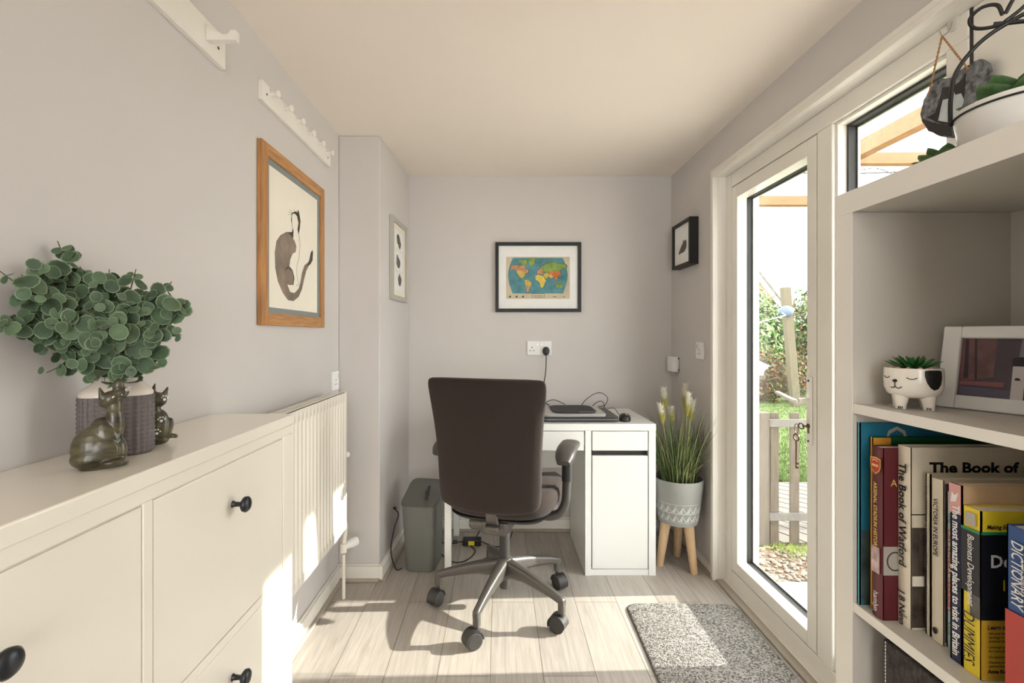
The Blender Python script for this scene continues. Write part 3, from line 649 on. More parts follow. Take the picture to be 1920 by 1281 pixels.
for ti, t_ in enumerate(tips):
    tip = wpt(*t_); d = tip-mouth
    mid = mouth+d*.5+Vector((0, 0, .035 if t_[1] > 560 else .0))+Vector((random.uniform(-.012, .012), random.uniform(-.012, .012), 0))
    mid.x = max(mid.x, -.755)
    st = mouth+Vector((random.uniform(-.010, .010), random.uniform(-.010, .010), -.04))
    cv = bez([st, mouth+Vector((0, 0, .012))+d*.08, mid, tip], 24)
    br_ = MB().tube(cv, [.0022-.0014*i/len(cv) for i in range(len(cv))], 6)
    lv = MB(); Ln = d.length; cnt = max(8, int(Ln/.0145))
    for q in range(cnt+1):
        s__ = .16+.84*q/cnt; i = min(len(cv)-2, int(s__*(len(cv)-1))); c = cv[i]; tg = (cv[i+1]-cv[i]).normalized()
        rr = .0178*(1-.22*max(0, s__-.55)/.45)*random.uniform(.8, 1.12)
        if q >= cnt: rr *= .6
        a = random.random()*6.28 if q % 2 == 0 else a+pi/2
        u = tg.orthogonal().normalized(); w_ = tg.cross(u)
        for sgn in (1, -1):
            o_ = (u*cos(a)+w_*sin(a))*sgn
            cc = c+o_*rr*.95+Vector((0, 0, 0))
            nn = (tg*.35+o_*.25+Vector((random.uniform(-.2, .9), random.uniform(-1.3, .1), random.uniform(-.3, .7))))
            if cc.x < -.764+rr*.3: continue
            if cc.z < T+.125 and cc.y < vy: continue
            n0 = len(lv.v); leaf(lv, cc, nn, rr, random.choice((0, 0, 2)))
            if min(v_[0] for v_ in lv.v[n0:]) < -.778:
                sh = -.777-min(v_[0] for v_ in lv.v[n0:]); lv.v[n0:] = [(v_[0]+sh, v_[1], v_[2]) for v_ in lv.v[n0:]]
    for q in range(3):
        i = int(len(cv)*(.5+.17*q)); c = cv[min(i, len(cv)-2)]
        e = c+Vector((random.uniform(-.04, .04), random.uniform(-.05, .03), random.uniform(-.025, .035)))
        if e.x < -.755: e.x = -.755
        br_.tube([c, e], .0009, 5)
        for sgn in (0, 1, 2, 3):
            cc = c+(e-c)*(.45+.2*sgn)+Vector((random.uniform(-.012, .012), random.uniform(-.012, .008), random.uniform(-.01, .01)))
            if cc.x < -.76: continue
            rr = random.uniform(.009, .0145)*(1-.12*sgn); n0 = len(lv.v); leaf(lv, cc, Vector((random.uniform(-.2, .9), random.uniform(-1.3, .1), random.uniform(-.3, .7))), rr, random.choice((0, 0, 2)))
            if min(v_[0] for v_ in lv.v[n0:]) < -.778:
                sh = -.777-min(v_[0] for v_ in lv.v[n0:]); lv.v[n0:] = [(v_[0]+sh, v_[1], v_[2]) for v_ in lv.v[n0:]]
    bo = br_.build('branch', 'stem', eu); lv.build('leaves', ['leaf', 'leaf2', flat('mid_eucalyptus_leaf', (86, 108, 80), .6, var=.35, scale=35)], bo, smooth=50)
def remesh(o, vs, sm=2):
    md = o.modifiers.new('r', 'REMESH'); md.mode = 'VOXEL'; md.voxel_size = vs; md.use_smooth_shade = True
    if sm: s2 = o.modifiers.new('s', 'SMOOTH'); s2.iterations = sm; s2.factor = .5
def rotY(deg): return Matrix.Rotation(R(deg), 3, 'Y')
# cat with its head turned up to the right
p = thing('cat_ornament', 'dark green painted wooden cat with head tilted up, in front of the vase', 'ornament', (-.640, .768, T), R(40))
k_ = .0001327; E = lambda mb, x, z, rx, rz, ry, rot=0, y=0: mb.ell(((x-370)*k_, y, (1165-z)*k_), (rx*k_, ry*k_, rz*k_), 20, 0, rotY(rot))
mb = MB()
E(mb, 320, 940, 225, 290, 150, -6); E(mb, 300, 1030, 212, 132, 155); E(mb, 430, 800, 150, 260, 125, -16); E(mb, 510, 640, 98, 260, 92, -2); E(mb, 540, 980, 98, 190, 110)
E(mb, 505, 440, 86, 150, 84, 4); E(mb, 475, 335, 122, 98, 95, -28); E(mb, 555, 280, 110, 74, 74, -30); E(mb, 612, 245, 52, 44, 50, -30); E(mb, 432, 380, 78, 66, 80, 0)
for yy_ in (-52, 52):
    for q in range(5): E(mb, 402-8*q, 320-25*q, 52-9*q, 32, 18, 0, yy_*k_)
E(mb, 545, 180, 60, 90, 50, 8); E(mb, 480, 1090, 150, 62, 170, 0, -30*k_); E(mb, 400, 950, 150, 150, 40, 0, -118*k_); E(mb, 600, 1125, 50, 38, 80)
bod = mb.build('body', 'cat', p, local=True, smooth=180); remesh(bod, .0013, 5)
mb = MB()
for zz in (-60, -40, -20): mb.tube([((610-370)*k_, -.0085, (1165-250-zz*.6)*k_), ((660-370)*k_, -.0080, (1165-262-zz)*k_)], .0005, 5)
mb.ell(((575-370)*k_, -.0075, (1165-285)*k_), (.0024, .002, .0020), 8).ell(((490-370)*k_, -.0105, (1165-310)*k_), (.0035, .002, .0014), 8, 0, rotY(-40))
mb.build('face_marks', 'whitep', p, local=True)
p2 = thing('cat_ornament', 'smaller painted wooden cat with white paw prints, right of the vase', 'ornament', (-.668, .936, T), R(36))
k_ = .0001600; E = lambda mb, x, z, rx, rz, ry, rot=0, y=0: mb.ell(((x-1040)*k_, y, (895-z)*k_), (rx*k_, ry*k_, rz*k_), 20, 0, rotY(rot))
mb = MB(); E(mb, 1040, 700, 125, 235, 90, 8); E(mb, 1010, 820, 110, 80, 90); E(mb, 1035, 350, 108, 95, 75, 15); E(mb, 1010, 480, 70, 110, 62)
for q in range(5): E(mb, 990+7*q, 265-24*q, 42-8*q, 28, 22-2*q, 0); E(mb, 1108+9*q, 300-20*q, 40-7*q, 28, 22-2*q, 0)
E(mb, 1165, 690, 42, 110, 40, 8); E(mb, 1140, 740, 50, 80, 40); E(mb, 1205, 810, 52, 28, 34, 20); E(mb, 1130, 800, 80, 40, 40, 10); E(mb, 1080, 855, 80, 40, 60); E(mb, 970, 855, 60, 42, 60)
bod = mb.build('body', 'cat', p2, local=True, smooth=180); remesh(bod, .0013, 5)
for cx_, cz_, yy in ((1080, 590, -.0135), (1035, 735, -.0152), (1112, 335, -.0085)):
    mb = MB()
    for dx, dz, r_ in ((0, 12, 17), (-30, -12, 10), (-12, -32, 10), (14, -32, 10), (34, -10, 10)):
        mb.ell(((cx_+dx-1040)*k_, yy, (895-cz_-dz)*k_), (r_*k_, .0015, r_*k_), 8)
    mb.build('paw_print', 'whitep', p2, local=True)

# ------------------------------------------------------------------ desk and the things on it
p = thing('desk', 'white desk with two drawers and a cupboard against the back wall', 'desk', (.253, 2.61, 0))
xa, xb_, yf, yr = -.270, .776, 2.364, 2.866
BX(xa, xb_, yf, yr, .716, .75).build('desktop', 'deskw', p, bevel=.0015)
mb = MB().box(.426, .456, yf+.001, yr-.004, 0, .716).box(xb_-.036, xb_-.001, yf+.001, yr-.004, 0, .716).box(.456, xb_-.036, yf+.004, yr-.004, 0, .030).box(.456, xb_-.036, yr-.012, yr-.006, .03, .716)
mb.build('pedestal', 'deskw', p, bevel=.001)
mb = MB().box(.456, xb_-.036, yf+.030, yf+.036, .03, .716); mb.build('cupboard_recess', 'gap', p, smooth=0)
BX(.4615, xb_-.0405, yf+.002, yf+.020, .618, .7125).build('drawer', 'deskw', p, bevel=.001)
BX(.4615, xb_-.0405, yf+.002, yf+.020, .034, .592).build('door', 'deskw', p, bevel=.001)
BX(-.232, .420, yf+.003, yf+.020, .618, .7125).build('drawer', 'deskw', p, bevel=.001)
mb = MB().box(-.235, .426, yf+.022, yr-.05, .640, .716).box(-.235, .426, yr-.02, yr-.006, .40, .716); mb.build('drawer_box', 'deskw', p, bevel=.001)
mb = MB().box(xa+.001, xa+.034, yf+.001, yf+.034, 0, .716); mb.build('leg', 'deskw', p, bevel=.002)
mb = MB().box(xa+.001, xa+.034, yr-.04, yr-.006, 0, .716); mb.build('leg', 'deskw', p, bevel=.002)
BX(xa+.003, xa+.032, yf+.034, yr-.04, .56, .716).build('side_rail', 'deskw', p, bevel=.002)
def rbox(mb, cx_, cy_, z0, z1, hx, hy, rr=.01, yaw=0, m=0, n=8):
    return mb.loft([sell(cx_, cy_, z, hx-e, hy-e, n, 40, yaw) for z, e in ((z0, .001), (z0+.001, 0), (z1-.001, 0), (z1, .001))], m)
p = thing('laptop', 'closed black laptop lying on the desktop under the silver one', 'laptop', (.41, 2.575, .75))
rbox(MB(), .408, 2.575, .752, .764, .198, .172, n=14).build('base', 'laptop', p); rbox(MB(), .408, 2.576, .765, .775, .198, .171, n=14).build('lid', 'laptop', p)
MB().box(.23, .60, 2.4015, 2.41, .7635, .7655).build('seam', 'steel', p)
p = thing('laptop', 'thin closed silver laptop stacked on the black laptop', 'laptop', (.385, 2.56, .776))
rbox(MB(), .385, 2.560, .776, .782, .163, .142, n=12).build('base', 'silver', p); rbox(MB(), .385, 2.561, .783, .788, .163, .142, n=12).build('lid', 'silver', p)
p = tag(rbox(MB(), .3935, 2.575, .7885, .7935, .116, .128, n=5).build('mouse_mat', 'pad'), 'small black mouse mat lying on the silver laptop', 'mouse mat')
MB().box(.415, .505, 2.4620, 2.4665, .7936, .7940).build('printed_strip', 'silver', p)
p = thing('computer_mouse', 'black computer mouse at the right end of the laptops', 'mouse', (.645, 2.45, .75))
mb = MB(); my = R(-12)
mb.loft([sell(.645, 2.455, .751+.036*h_, .030*s1, .050*s1, 2.3, 28, my) for h_, s1 in ((0, .93), (.2, 1), (.45, .98), (.7, .86), (.88, .66), (.97, .4), (1, .12))]); mb.build('shell', 'plastic', p, smooth=70)
MB().tube([(.650, 2.425, .782), (.646, 2.440, .788)], .004, 8).build('scroll_wheel', 'silver', p)
p = tag(MB().tube(bez([(.47, 2.72, .792), (.50, 2.76, .815), (.555, 2.79, .845), (.60, 2.80, .850), (.635, 2.80, .82), (.62, 2.80, .78), (.58, 2.80, .770)], 36), .0022, 7).tube(bez([(.53, 2.78, .757), (.56, 2.79, .79), (.60, 2.80, .802), (.615, 2.79, .770), (.585, 2.77, .765)], 24), .0022, 7).tube(bez([(.625, 2.76, .765), (.65, 2.70, .775), (.652, 2.60, .757), (.650, 2.505, .76)], 20), .0018, 7).build('usb_cable', 'plastic'), 'thin black cable looping behind the silver laptop on the desk', 'cable')
tag(MB().tube(bez([(.235, 2.74, .757), (.27, 2.76, .800), (.32, 2.76, .815), (.38, 2.75, .790)], 24), .0022, 7).tube(bez([(.24, 2.72, .785), (.27, 2.74, .795), (.29, 2.75, .785)], 12), .003, 7).build('usb_cable', 'plastic'), 'short black cable arching at the left rear of the laptops', 'cable')
# adapter on the floor
p = thing('power_adapter', 'black power adapter with yellow label on the floor under the desk', 'adapter', (-.145, 2.72, .0))
MB().box(-.205, -.100, 2.685, 2.740, .004, .038).build('adapter_body', 'plastic', p, bevel=.006, seg=3)
MB().box(-.172, -.138, 2.6842, 2.6852, .009, .032).build('yellow_label', flat('yellow_label', (226, 206, 52)), p, label='yellow warning label')
MB().tube(bez([(-.100, 2.71, .02), (-.05, 2.70, .005), (.0, 2.68, .004), (.05, 2.73, .004), (.08, 2.82, .03)], 24), .003, 7).tube(bez([(-.205, 2.71, .02), (-.24, 2.72, .012), (-.28, 2.71, .006), (-.33, 2.70, .02)], 18), .003, 7).tube([(-.262, 2.715, .016), (-.235, 2.715, .016)], .010, 10).tube(bez([(-.16, 2.69, .006), (-.13, 2.62, .004), (-.17, 2.52, .004), (-.24, 2.50, .004), (-.32, 2.60, .004), (-.36, 2.66, .004)], 24), .003, 7).tube(bez([(-.13, 2.74, .03), (-.11, 2.82, .06), (-.13, 2.86, .16), (-.20, 2.875, .26), (-.235, 2.88, .40)], 24), .003, 7).build('cable', 'plastic', p)

# ------------------------------------------------------------------ shredder bin
p = thing('shredder', 'grey plastic paper shredder bin between chimney breast and desk', 'shredder', (-.395, 2.50, 0), R(-6))
mb = MB().loft([sell(-.395+.005*q, 2.500, z, a_, b_, 5, 40, R(-6)) for z, a_, b_, q in ((0, .072, .095, 1), (.004, .078, .102, 1), (.15, .084, .110, .6), (.31, .090, .118, 0), (.335, .092, .121, 0))]); mb.build('bin', 'bin', p, smooth=50)
mb = MB().loft([[(q[0], q[1], q[2]+.10*max(0, min(1, (q[1]-2.38)/.24))*h_) for q in sell(-.395, 2.500, .335, a_, b_, 5, 40, R(-6))] for h_, a_, b_ in ((0, .092, .121), (.0, .095, .125), (.55, .094, .122), (.75, .088, .112))])
mb.build('lid', 'binl', p, smooth=50)
MB().box(-.375, -.362, 2.43, 2.56, .34, .388).build('paper_slot', 'gap', p)
p = tag(MB().tube(bez([(-.548, 2.52, .275), (-.525, 2.50, .25), (-.545, 2.49, .18), (-.555, 2.46, .08), (-.52, 2.42, .006), (-.492, 2.43, .005)], 30), .003, 8).ell((-.548, 2.52, .278), (.010, .008, .008), 10).build('power_cable', 'plastic'), 'black cable hanging beside the shredder near the wall', 'cable')
p.location = (0, 0, 0)

# ------------------------------------------------------------------ grass plant in legged pot
gx, gy = .918, 2.455
p = thing('plant_pot', 'grey patterned plant pot on three wooden legs beside the desk', 'plant pot', (gx, gy, 0))
MB().lathe([(.085, .236), (.096, .240), (.100, .262), (.118, .40), (.124, .458), (.121, .464), (.115, .462), (.110, .42), (.02, .42)], (gx, gy), 56).build('pot', 'pot', p, smooth=50)
mb = MB()
rz_ = lambda z: .100+.018*(z-.262)/.138+.0009
NN = 20
for band in (.268, .312):
    for i in range(NN):
        a0 = 2*pi*i/NN; da = 2*pi/NN
        P = lambda a_, z: (gx+rz_(z)*cos(a_), gy+rz_(z)*sin(a_), z)
        def st(a1, z1, a2, z2, w_):
            w_ *= 1.7
            n_ = 4
            for e in range(n_):
                u0, u1 = e/n_, (e+1)/n_
                mb.add([P(a1+(a2-a1)*u0, z1+(z2-z1)*u0-w_), P(a1+(a2-a1)*u1, z1+(z2-z1)*u1-w_), P(a1+(a2-a1)*u1, z1+(z2-z1)*u1+w_), P(a1+(a2-a1)*u0, z1+(z2-z1)*u0+w_)], [(0, 1, 2, 3)])
        for e in range(4):
            h_ = .026*(1-e/4); st(a0+da*.5-da*.5*(1-e/4), band, a0+da*.5, band+h_, .0012); 
        st(a0+da*.5, band+.026, a0+da, band, .0014)
        for e in range(3): st(a0+da*(.62+.12*e), band+.038, a0+da*(.5+.16*e), band+.028-.004*e, .0009)
    for i in range(48):
        a0 = 2*pi*i/48
        for zz in (band-.005, band+.041): mb.add([(gx+rz_(zz)*cos(a0), gy+rz_(zz)*sin(a0), zz-.0006), (gx+rz_(zz)*cos(a0+.131), gy+rz_(zz)*sin(a0+.131), zz-.0006), (gx+rz_(zz)*cos(a0+.131), gy+rz_(zz)*sin(a0+.131), zz+.0006), (gx+rz_(zz)*cos(a0), gy+rz_(zz)*sin(a0), zz+.0006)], [(0, 1, 2, 3)])
mb.build('zigzag_band', 'potw', p, smooth=0, label='white zigzag pattern band')
for (tx, ty), (fx, fy) in (((.955, 2.415), (.972, 2.385)), ((.855, 2.450), (.830, 2.475)), ((.945, 2.515), (.958, 2.575))):
    MB().tube([(fx, fy, 0.0), (tx, ty, .245)], [.017, .026], 16).build('leg', 'beech', p)
p = thing('grass_plant', 'tall artificial grass with cream feathery plumes in the patterned pot', 'plant', (gx, gy, .42))
MB().lathe([(.105, .422), (.108, .432), (.09, .438), (.02, .442)], (gx, gy), 24).build('soil', 'soil', p)
random.seed(5); mb = MB()
for i in range(470):
    a = random.random()*2*pi; r0 = .085*math.sqrt(random.random()); h_ = random.uniform(.16, .40)*(1 if random.random() < .8 else .7); le = random.uniform(.02, .17)*(r0/.085+.2)
    a2 = a+random.uniform(-.5, .5); bx_, by_ = gx+r0*cos(a), gy+r0*sin(a)
    wd = random.uniform(.0012, .0026); ta = random.random()*pi; ux, uy = cos(ta)*wd, sin(ta)*wd; m_ = random.choice((0, 0, 1, 2, 2)); rows = []
    for q in range(6):
        s__ = q/5; x = bx_+cos(a2)*le*s__**1.7; y = by_+sin(a2)*le*s__**1.7; z = .432+h_*s__-(.02*s__**4 if le > .1 else 0); k_ = 1-s__**2*.9
        if z < .76: x = max(x, .792) if y < 2.87 else x
        x = min(x, 1.040); y = min(y, 2.90)
        rows += [(x-ux*k_, y-uy*k_, z), (x+ux*k_, y+uy*k_, z)]
    mb.add(rows, [(2*q, 2*q+1, 2*q+3, 2*q+2) for q in range(5)], m_)
mb.build('blades', ['grassa', 'grassb', 'grassc'], p, smooth=60)
for (px, py, Y, hh) in ((1237, 752, 2.38, .115), (1243, 722, 2.50, .12), (1286, 712, 2.50, .14), (1301, 742, 2.42, .13), (1292, 730, 2.36, .13), (1258, 760, 2.47, .09)):
    tx = (px-935.5)*Y/898; tz = 1.19+(628-py)*Y/898; mb = MB(); base = Vector((gx+(tx-gx)*.3, gy+(Y-gy)*.3, .43)); tip = Vector((tx, Y, tz)); ax = (tip-base).normalized()
    mb.tube([base, tip-ax*hh*.2], .0014, 5, 2)
    for i in range(420):
        s__ = random.random(); c = tip-ax*hh*(1.1-s__*.85); a = random.random()*2*pi
        ln = .042*(1-.35*s__)*random.uniform(.6, 1.2); d = Vector((cos(a), sin(a), 0))*(.55+.30*s__)+ax*1.1; d.normalize(); e = c+d*ln
        if e.x > 1.045: e.x = 1.045
        sd = Vector((-sin(a), cos(a), 0))*.0013; m_ = 1 if s__ < .42+random.uniform(-.12, .12) else 0
        mb.add([c-sd, c+sd, e+sd*.3, e-sd*.3], [(0, 1, 2, 3)], m_)
    mb.build('plume', ['plume', 'plumey', 'grassb'], p, smooth=0)

# ------------------------------------------------------------------ door mat
def rrect(x0, x1, y0, y1, r, n=6):
    o = []
    for cx_, cy_, a0 in ((x1-r, y0+r, -90), (x1-r, y1-r, 0), (x0+r, y1-r, 90), (x0+r, y0+r, 180)):
        o += [(cx_+r*cos(R(a0+90*i/n)), cy_+r*sin(R(a0+90*i/n))) for i in range(n+1)]
    return o
p = thing('door_mat', 'grey flecked woven door mat lying beside the glazed door', 'mat', (.79, 1.75, 0), R(-1.2))
MB().loft([[(x, y, z) for x, y in rrect(-.242-e, .242+e, -.36-e, .36+e, .055)] for z, e in ((.0005, 0), (.003, .002), (.004, .001))]).build('edging', flat('mat_edge', (98, 92, 86), .9), p, local=True, smooth=60)
MB().loft([[(x, y, z) for x, y in rrect(-.240+e, .240-e, -.358+e, .358-e, .054)] for z, e in ((.001, 0), (.006, 0), (.0085, .004))]).build('pile', 'rug', p, local=True, smooth=60)

# ------------------------------------------------------------------ office chair
p = thing('office_chair', 'dark brown fabric office chair on a grey star base at the desk', 'chair', (.025, 2.10, 0), R(-17))
rz0_ = R(-17)
def L(**k): return dict(local=True, **k)
# backrest
prof = [(.492, .150, .012), (.496, .175, .020), (.508, .196, .026), (.53, .207, .029), (.60, .211, .030), (.68, .2115, .030), (.76, .215, .029), (.85, .223, .027), (.93, .233, .026), (.985, .239, .024), (1.005, .238, .022), (1.018, .232, .017), (1.024, .218, .009)]
rings = []
for z, hw, th in prof:
    t_ = (z-.49)/.53; yc = -.238-.02*t_-.050*t_**2.2; ring_ = []
    for q in sell(0, 0, z, hw, th, 4.2, 56):
        ring_.append((q[0], yc+q[1]+.030*(q[0]/.22)**2, z + .016*(abs(q[0])/.2)**2*max(0, 1-(z-.49)/.05)))
    rings.append(ring_)
br = MB().loft(rings).build('backrest', 'fabric', p, smooth=70, local=True); sb = br.modifiers.new('s', 'SUBSURF'); sb.levels = sb.render_levels = 1
# seat
rings = []
for z, hx, hy_ in ((.442, .200, .195), (.450, .222, .215), (.47, .238, .232), (.50, .243, .238), (.525, .238, .232), (.540, .222, .215), (.546, .17, .16)):
    rings.append([(q[0], q[1]+.035, z+.012*(q[0]/.24)**2-(.02 if q[1] > .18 else 0)) for q in sell(0, 0, 0, hx, hy_, 3.6, 48)])
MB().loft(rings).build('seat', 'fabric', p, smooth=70, local=True)
MB().loft([sell(0, .03, z, a_, b_, 4, 40) for z, a_, b_ in ((.425, .17, .17), (.432, .20, .20), (.446, .215, .212))]).build('seat_pan', 'plastic', p, smooth=50, local=True)
mb = MB().box(-.050, .055, -.16, .11, .372, .428).box(-.03, .03, -.200, -.10, .40, .425); mb.build('tilt_mechanism', 'chairm', p, bevel=.010, seg=3, local=True)
mb = MB().tube([(-.110, -.10, .395), (-.02, -.10, .395)], .031, 20).tube([(-.120, -.10, .395), (-.110, -.10, .395)], .024, 18); mb.build('tension_knob', 'chairm', p, local=True)
MB().tube([(.05, -.03, .405), (.085, -.03, .405)], .022, 14).build('lever_housing', 'plastic', p, local=True)
MB().tube(bez([(0, -.14, .415), (0, -.165, .42), (0, -.19, .47), (0, -.195, .60)], 14), .026, 10, flat_=.5).build('back_stem', 'chairm', p, local=True)
# arms
for s, k_ in ((-1, .93), (1, 1)):
    s *= k_
    ar = MB().tube(bez([(s*.15, -.02, .428), (s*.20, -.02, .424), (s*.245, -.015, .440), (s*.268, -.005, .482), (s*.272, 0, .54), (s*.274, 0, .60), (s*.275, 0, .69)], 36), [.019]*37 if False else .0185, 14, flat_=1.0)
    ao = ar.build('armrest', 'armp', p, local=True, smooth=60)
    MB().tube([(s*.274, 0, .575), (s*.275, 0, .695)], .0225, 16).build('height_sleeve', 'plastic', ao, local=True)
    rings = []
    for q in range(11):
        t_ = q/10; y = -.125+.250*t_; zt = .716-.040*max(0, 1-t_*2.6)**1.6-.014*max(0, (t_-.75)/.25)**2; w_ = .041*(1-.35*abs(2*t_-1)**6); h_ = .014*(1-.45*abs(2*t_-1)**6)+.004*(1-t_)
        rings.append([(s*.279+a_[0], y-(.012*(a_[1]/.014) if t_ < .3 else 0), zt+a_[1]+.004*(1-(a_[0]/.042)**2)) for a_ in [(b_[0], b_[1]) for b_ in sell(0, 0, 0, w_, h_, 3, 24)]])
    MB().loft(rings).build('arm_pad', 'armp', ao, local=True, smooth=60)
# lift and base
MB().tube([(0, 0, .085), (0, 0, .325)], .0225, 24).build('column', 'wheel', p, local=True)
MB().tube([(0, 0, .32), (0, 0, .40)], .0135, 20).tube([(0, 0, .322), (0, 0, .330)], .020, 20).build('gas_lift', 'chrome', p, local=True)
MB().lathe([(.028, .125), (.036, .135), (.038, .19), (.033, .212), (.026, .218)], (0, 0), 30).build('hub', 'chairm', p, local=True, smooth=50)
def base_leg(az, cyaw):
    az = az-rz0_; d = Vector((cos(az), sin(az), 0)); n_ = Vector((-sin(az), cos(az), 0)); rings = []
    for r_, w_, zt, zb in ((.024, .026, .215, .135), (.06, .024, .208, .138), (.12, .021, .196, .142), (.19, .0175, .178, .134), (.25, .0150, .160, .124), (.292, .0140, .146, .114), (.303, .0132, .141, .112), (.308, .011, .135, .112)):
        c = d*r_; h_ = (zt-zb)/2; zm = (zt+zb)/2
        rings.append([(c.x+n_.x*q[0], c.y+n_.y*q[0], zm+q[1]) for q in sell(0, 0, 0, w_, h_, 3.0, 20)])
    mb = MB().loft(rings); e = d*.294
    mb.loft([sell(e.x, e.y, z, .0145, .0145, 2.4, 18, az) for z in (.082, .086, .128, .135)])
    lg = mb.build('base_leg', 'chairm', p, local=True, smooth=60)
    c = d*.294; f_ = Vector((cos(cyaw-rz0_), sin(cyaw-rz0_), 0)); g2 = Vector((-f_.y, f_.x, 0)); cc = c+f_*.016
    mb = MB()
    for s in (-1, 1):
        o_ = cc+g2*s*.0135
        for w0, w1, rr in ((-.009, .009, .0325),):
            mb.loft([[tuple(o_+g2*(w__)+f_*r2*cos(2*pi*j/28)+Vector((0, 0, .0335+r2*sin(2*pi*j/28)))) for j in range(28)] for w__, r2 in ((w0, .030), (w0+.002, rr), (w1-.002, rr), (w1, .030), (w1 if s > 0 else w1, .026))])
    # hood over the wheels
    hood = []
    for j in range(15):
        a_ = R(-20+ j*200/14); hood.append(a_)
    for s in (0,):
        ro = [[tuple(cc+g2*w__+f_*r2*cos(a_)+Vector((0, 0, .0335+r2*sin(a_)))) for w__, r2 in ((-.024, .0345), (.024, .0345), (.024, .0375), (-.024, .0375))] for a_ in hood]
        mb.loft(ro, 0)
    mb.tube([tuple(c+Vector((0, 0, .060))), tuple(c+Vector((0, 0, .092)))], .0085, 12, 0)
    mb.build('caster', ['wheel', 'chairm'], lg, local=True, smooth=50)
for a_, cyw in ((248, -150), (320, 150), (32, -60), (104, 100), (176, -120)): base_leg(R(a_), R(cyw))

# ------------------------------------------------------------------ shelf unit on the right
XS, XE, ys0, ys1 = .620, .905, .455, .8815
p = thing('shelf_unit', 'open white shelving unit at the right of the photo holding books', 'shelves', (.76, .67, 0))
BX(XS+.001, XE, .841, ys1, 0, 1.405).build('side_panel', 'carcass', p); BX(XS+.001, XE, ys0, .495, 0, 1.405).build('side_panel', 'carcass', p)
BX(XS, XS+.001, .8405, ys1, 0, 1.405).build('edge_band', 'white', p); BX(XS, XS+.001, ys0, .4955, 0, 1.405).build('edge_band', 'white', p)
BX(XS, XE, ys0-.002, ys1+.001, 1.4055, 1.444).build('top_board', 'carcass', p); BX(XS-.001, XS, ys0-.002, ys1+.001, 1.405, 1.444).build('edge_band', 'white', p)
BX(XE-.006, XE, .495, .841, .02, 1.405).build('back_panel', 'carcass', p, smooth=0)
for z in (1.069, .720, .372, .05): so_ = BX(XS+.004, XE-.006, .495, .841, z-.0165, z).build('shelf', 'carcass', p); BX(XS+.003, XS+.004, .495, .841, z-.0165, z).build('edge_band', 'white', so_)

# books: spine on the plane x = X, thickness Y0..Y1, cover facing -Y
def book(label, X, y0, y1, h, depth, cover, spine=None, z0=.7205, round_=.0, title=None, paper=True):
    p = thing('book', label, 'book', (X+depth/2, (y0+y1)/2, z0)); c = .0018; D = X+depth
    spine = spine or cover
    mb = MB()
    mb.box(X+.0015, D, y0, y0+c, z0, z0+h, 0).box(X+.0015, D, y1-c, y1, z0, z0+h, 0)
    n = 8; ring_ = []
    pts = [(X+.0015-round_*sin(pi*i/n)*.5, y0+(y1-y0)*i/n) for i in range(n+1)]
    inn = [(x+.0018, y) for x, y in reversed(pts)]
    mb.loft([[(x, y, z) for x, y in pts+inn] for z in (z0, z0+h)], 1)
    co = mb.build('cover', [cover, spine], p, smooth=50)
    BX(X+.004, D-.003, y0+c, y1-c, z0+.002, z0+h-.002).build('pages', 'paper', p, smooth=0)
    return p, co
SP = dict(xd=(0, 0, -1), yd=(0, -1, 0)); CV = dict(xd=(1, 0, 0), yd=(0, 0, 1))
def patch(par, m, x0, x1, y, z0, z1, name='cover_patch', t_=.0004):
    return BX(x0, x1, y-t_, y, z0, z1).build(name, m, par, smooth=0)
def spatch(par, m, X, y0, y1, z0, z1, name='spine_patch', t_=.0004):
    return BX(X-t_, X, y0, y1, z0, z1).build(name, m, par, smooth=0)
teal = flat('teal_cover', (38, 118, 146), .4); maroon = flat('maroon_cloth', (94, 30, 38), .45); creamb = flat('cream_cover', (222, 212, 192), .45)
navy = flat('navy_cover', (40, 42, 82), .4); yellow = flat('yellow_cover', (238, 212, 54), .4); blackc = flat('black_cover', (26, 27, 32), .35); green = flat('green_cover', (24, 92, 50), .45)
red = flat('red_cover', (192, 60, 50), .4); blue = flat('blue_cover', (34, 78, 142), .4); pinkc = flat('pink_cover', (222, 166, 160), .45); palet = flat('pale_teal_cover', (164, 188, 184), .5)
dphoto = flat('dark_photo', (78, 70, 62), .45, var=.6, scale=40); gold = flat('gold_foil', (222, 190, 110), .4); scene_ = flat('cover_scene', (70, 90, 92), .45, var=.5, scale=22); peach = flat('peach_cover', (222, 190, 150), .45, var=.2, scale=10)
orange = flat('orange_cover', (222, 160, 60), .4); grey_ = flat('grey_title', (186, 178, 166), .5); wtxt = M['whitep']; btxt = M['black']
b, c = book('tall teal book with a large Q on its cover, farthest back', .626, .8325, .8385, .3165, .215, teal, flat('light_teal', (120, 200, 206)))
text('Queen', .078, (.668, .8322, .9775), m=grey_, parent=c, width=.150, off=-.0004, **CV); patch(c, scene_, .630, .835, .8324, .725, .85)
b, c = book('green book edged orange, standing behind the maroon book', .640, .8215, .8285, .2935, .21, green, orange)
patch(c, orange, .642, .672, .8213, .99, 1.0135)
b, c = book('maroon stadium history book with a red crest on its spine', .6290, .7865, .8085, .2835, .205, maroon, round_=.006)
xs = .6272
text('ARSENAL STADIUM HISTORY', .0105, (xs-.001, .8005, .945), m=gold, parent=c, width=.112, off=.0002, **SP)
text('hamlyn', .015, (xs-.001, .8010, .764), m=wtxt, parent=c, width=.032, **SP)
cr_ = [(0, .014), (.011, .012), (.011, -.002), (.008, -.009), (0, -.015), (-.008, -.009), (-.011, -.002), (-.011, .012)]
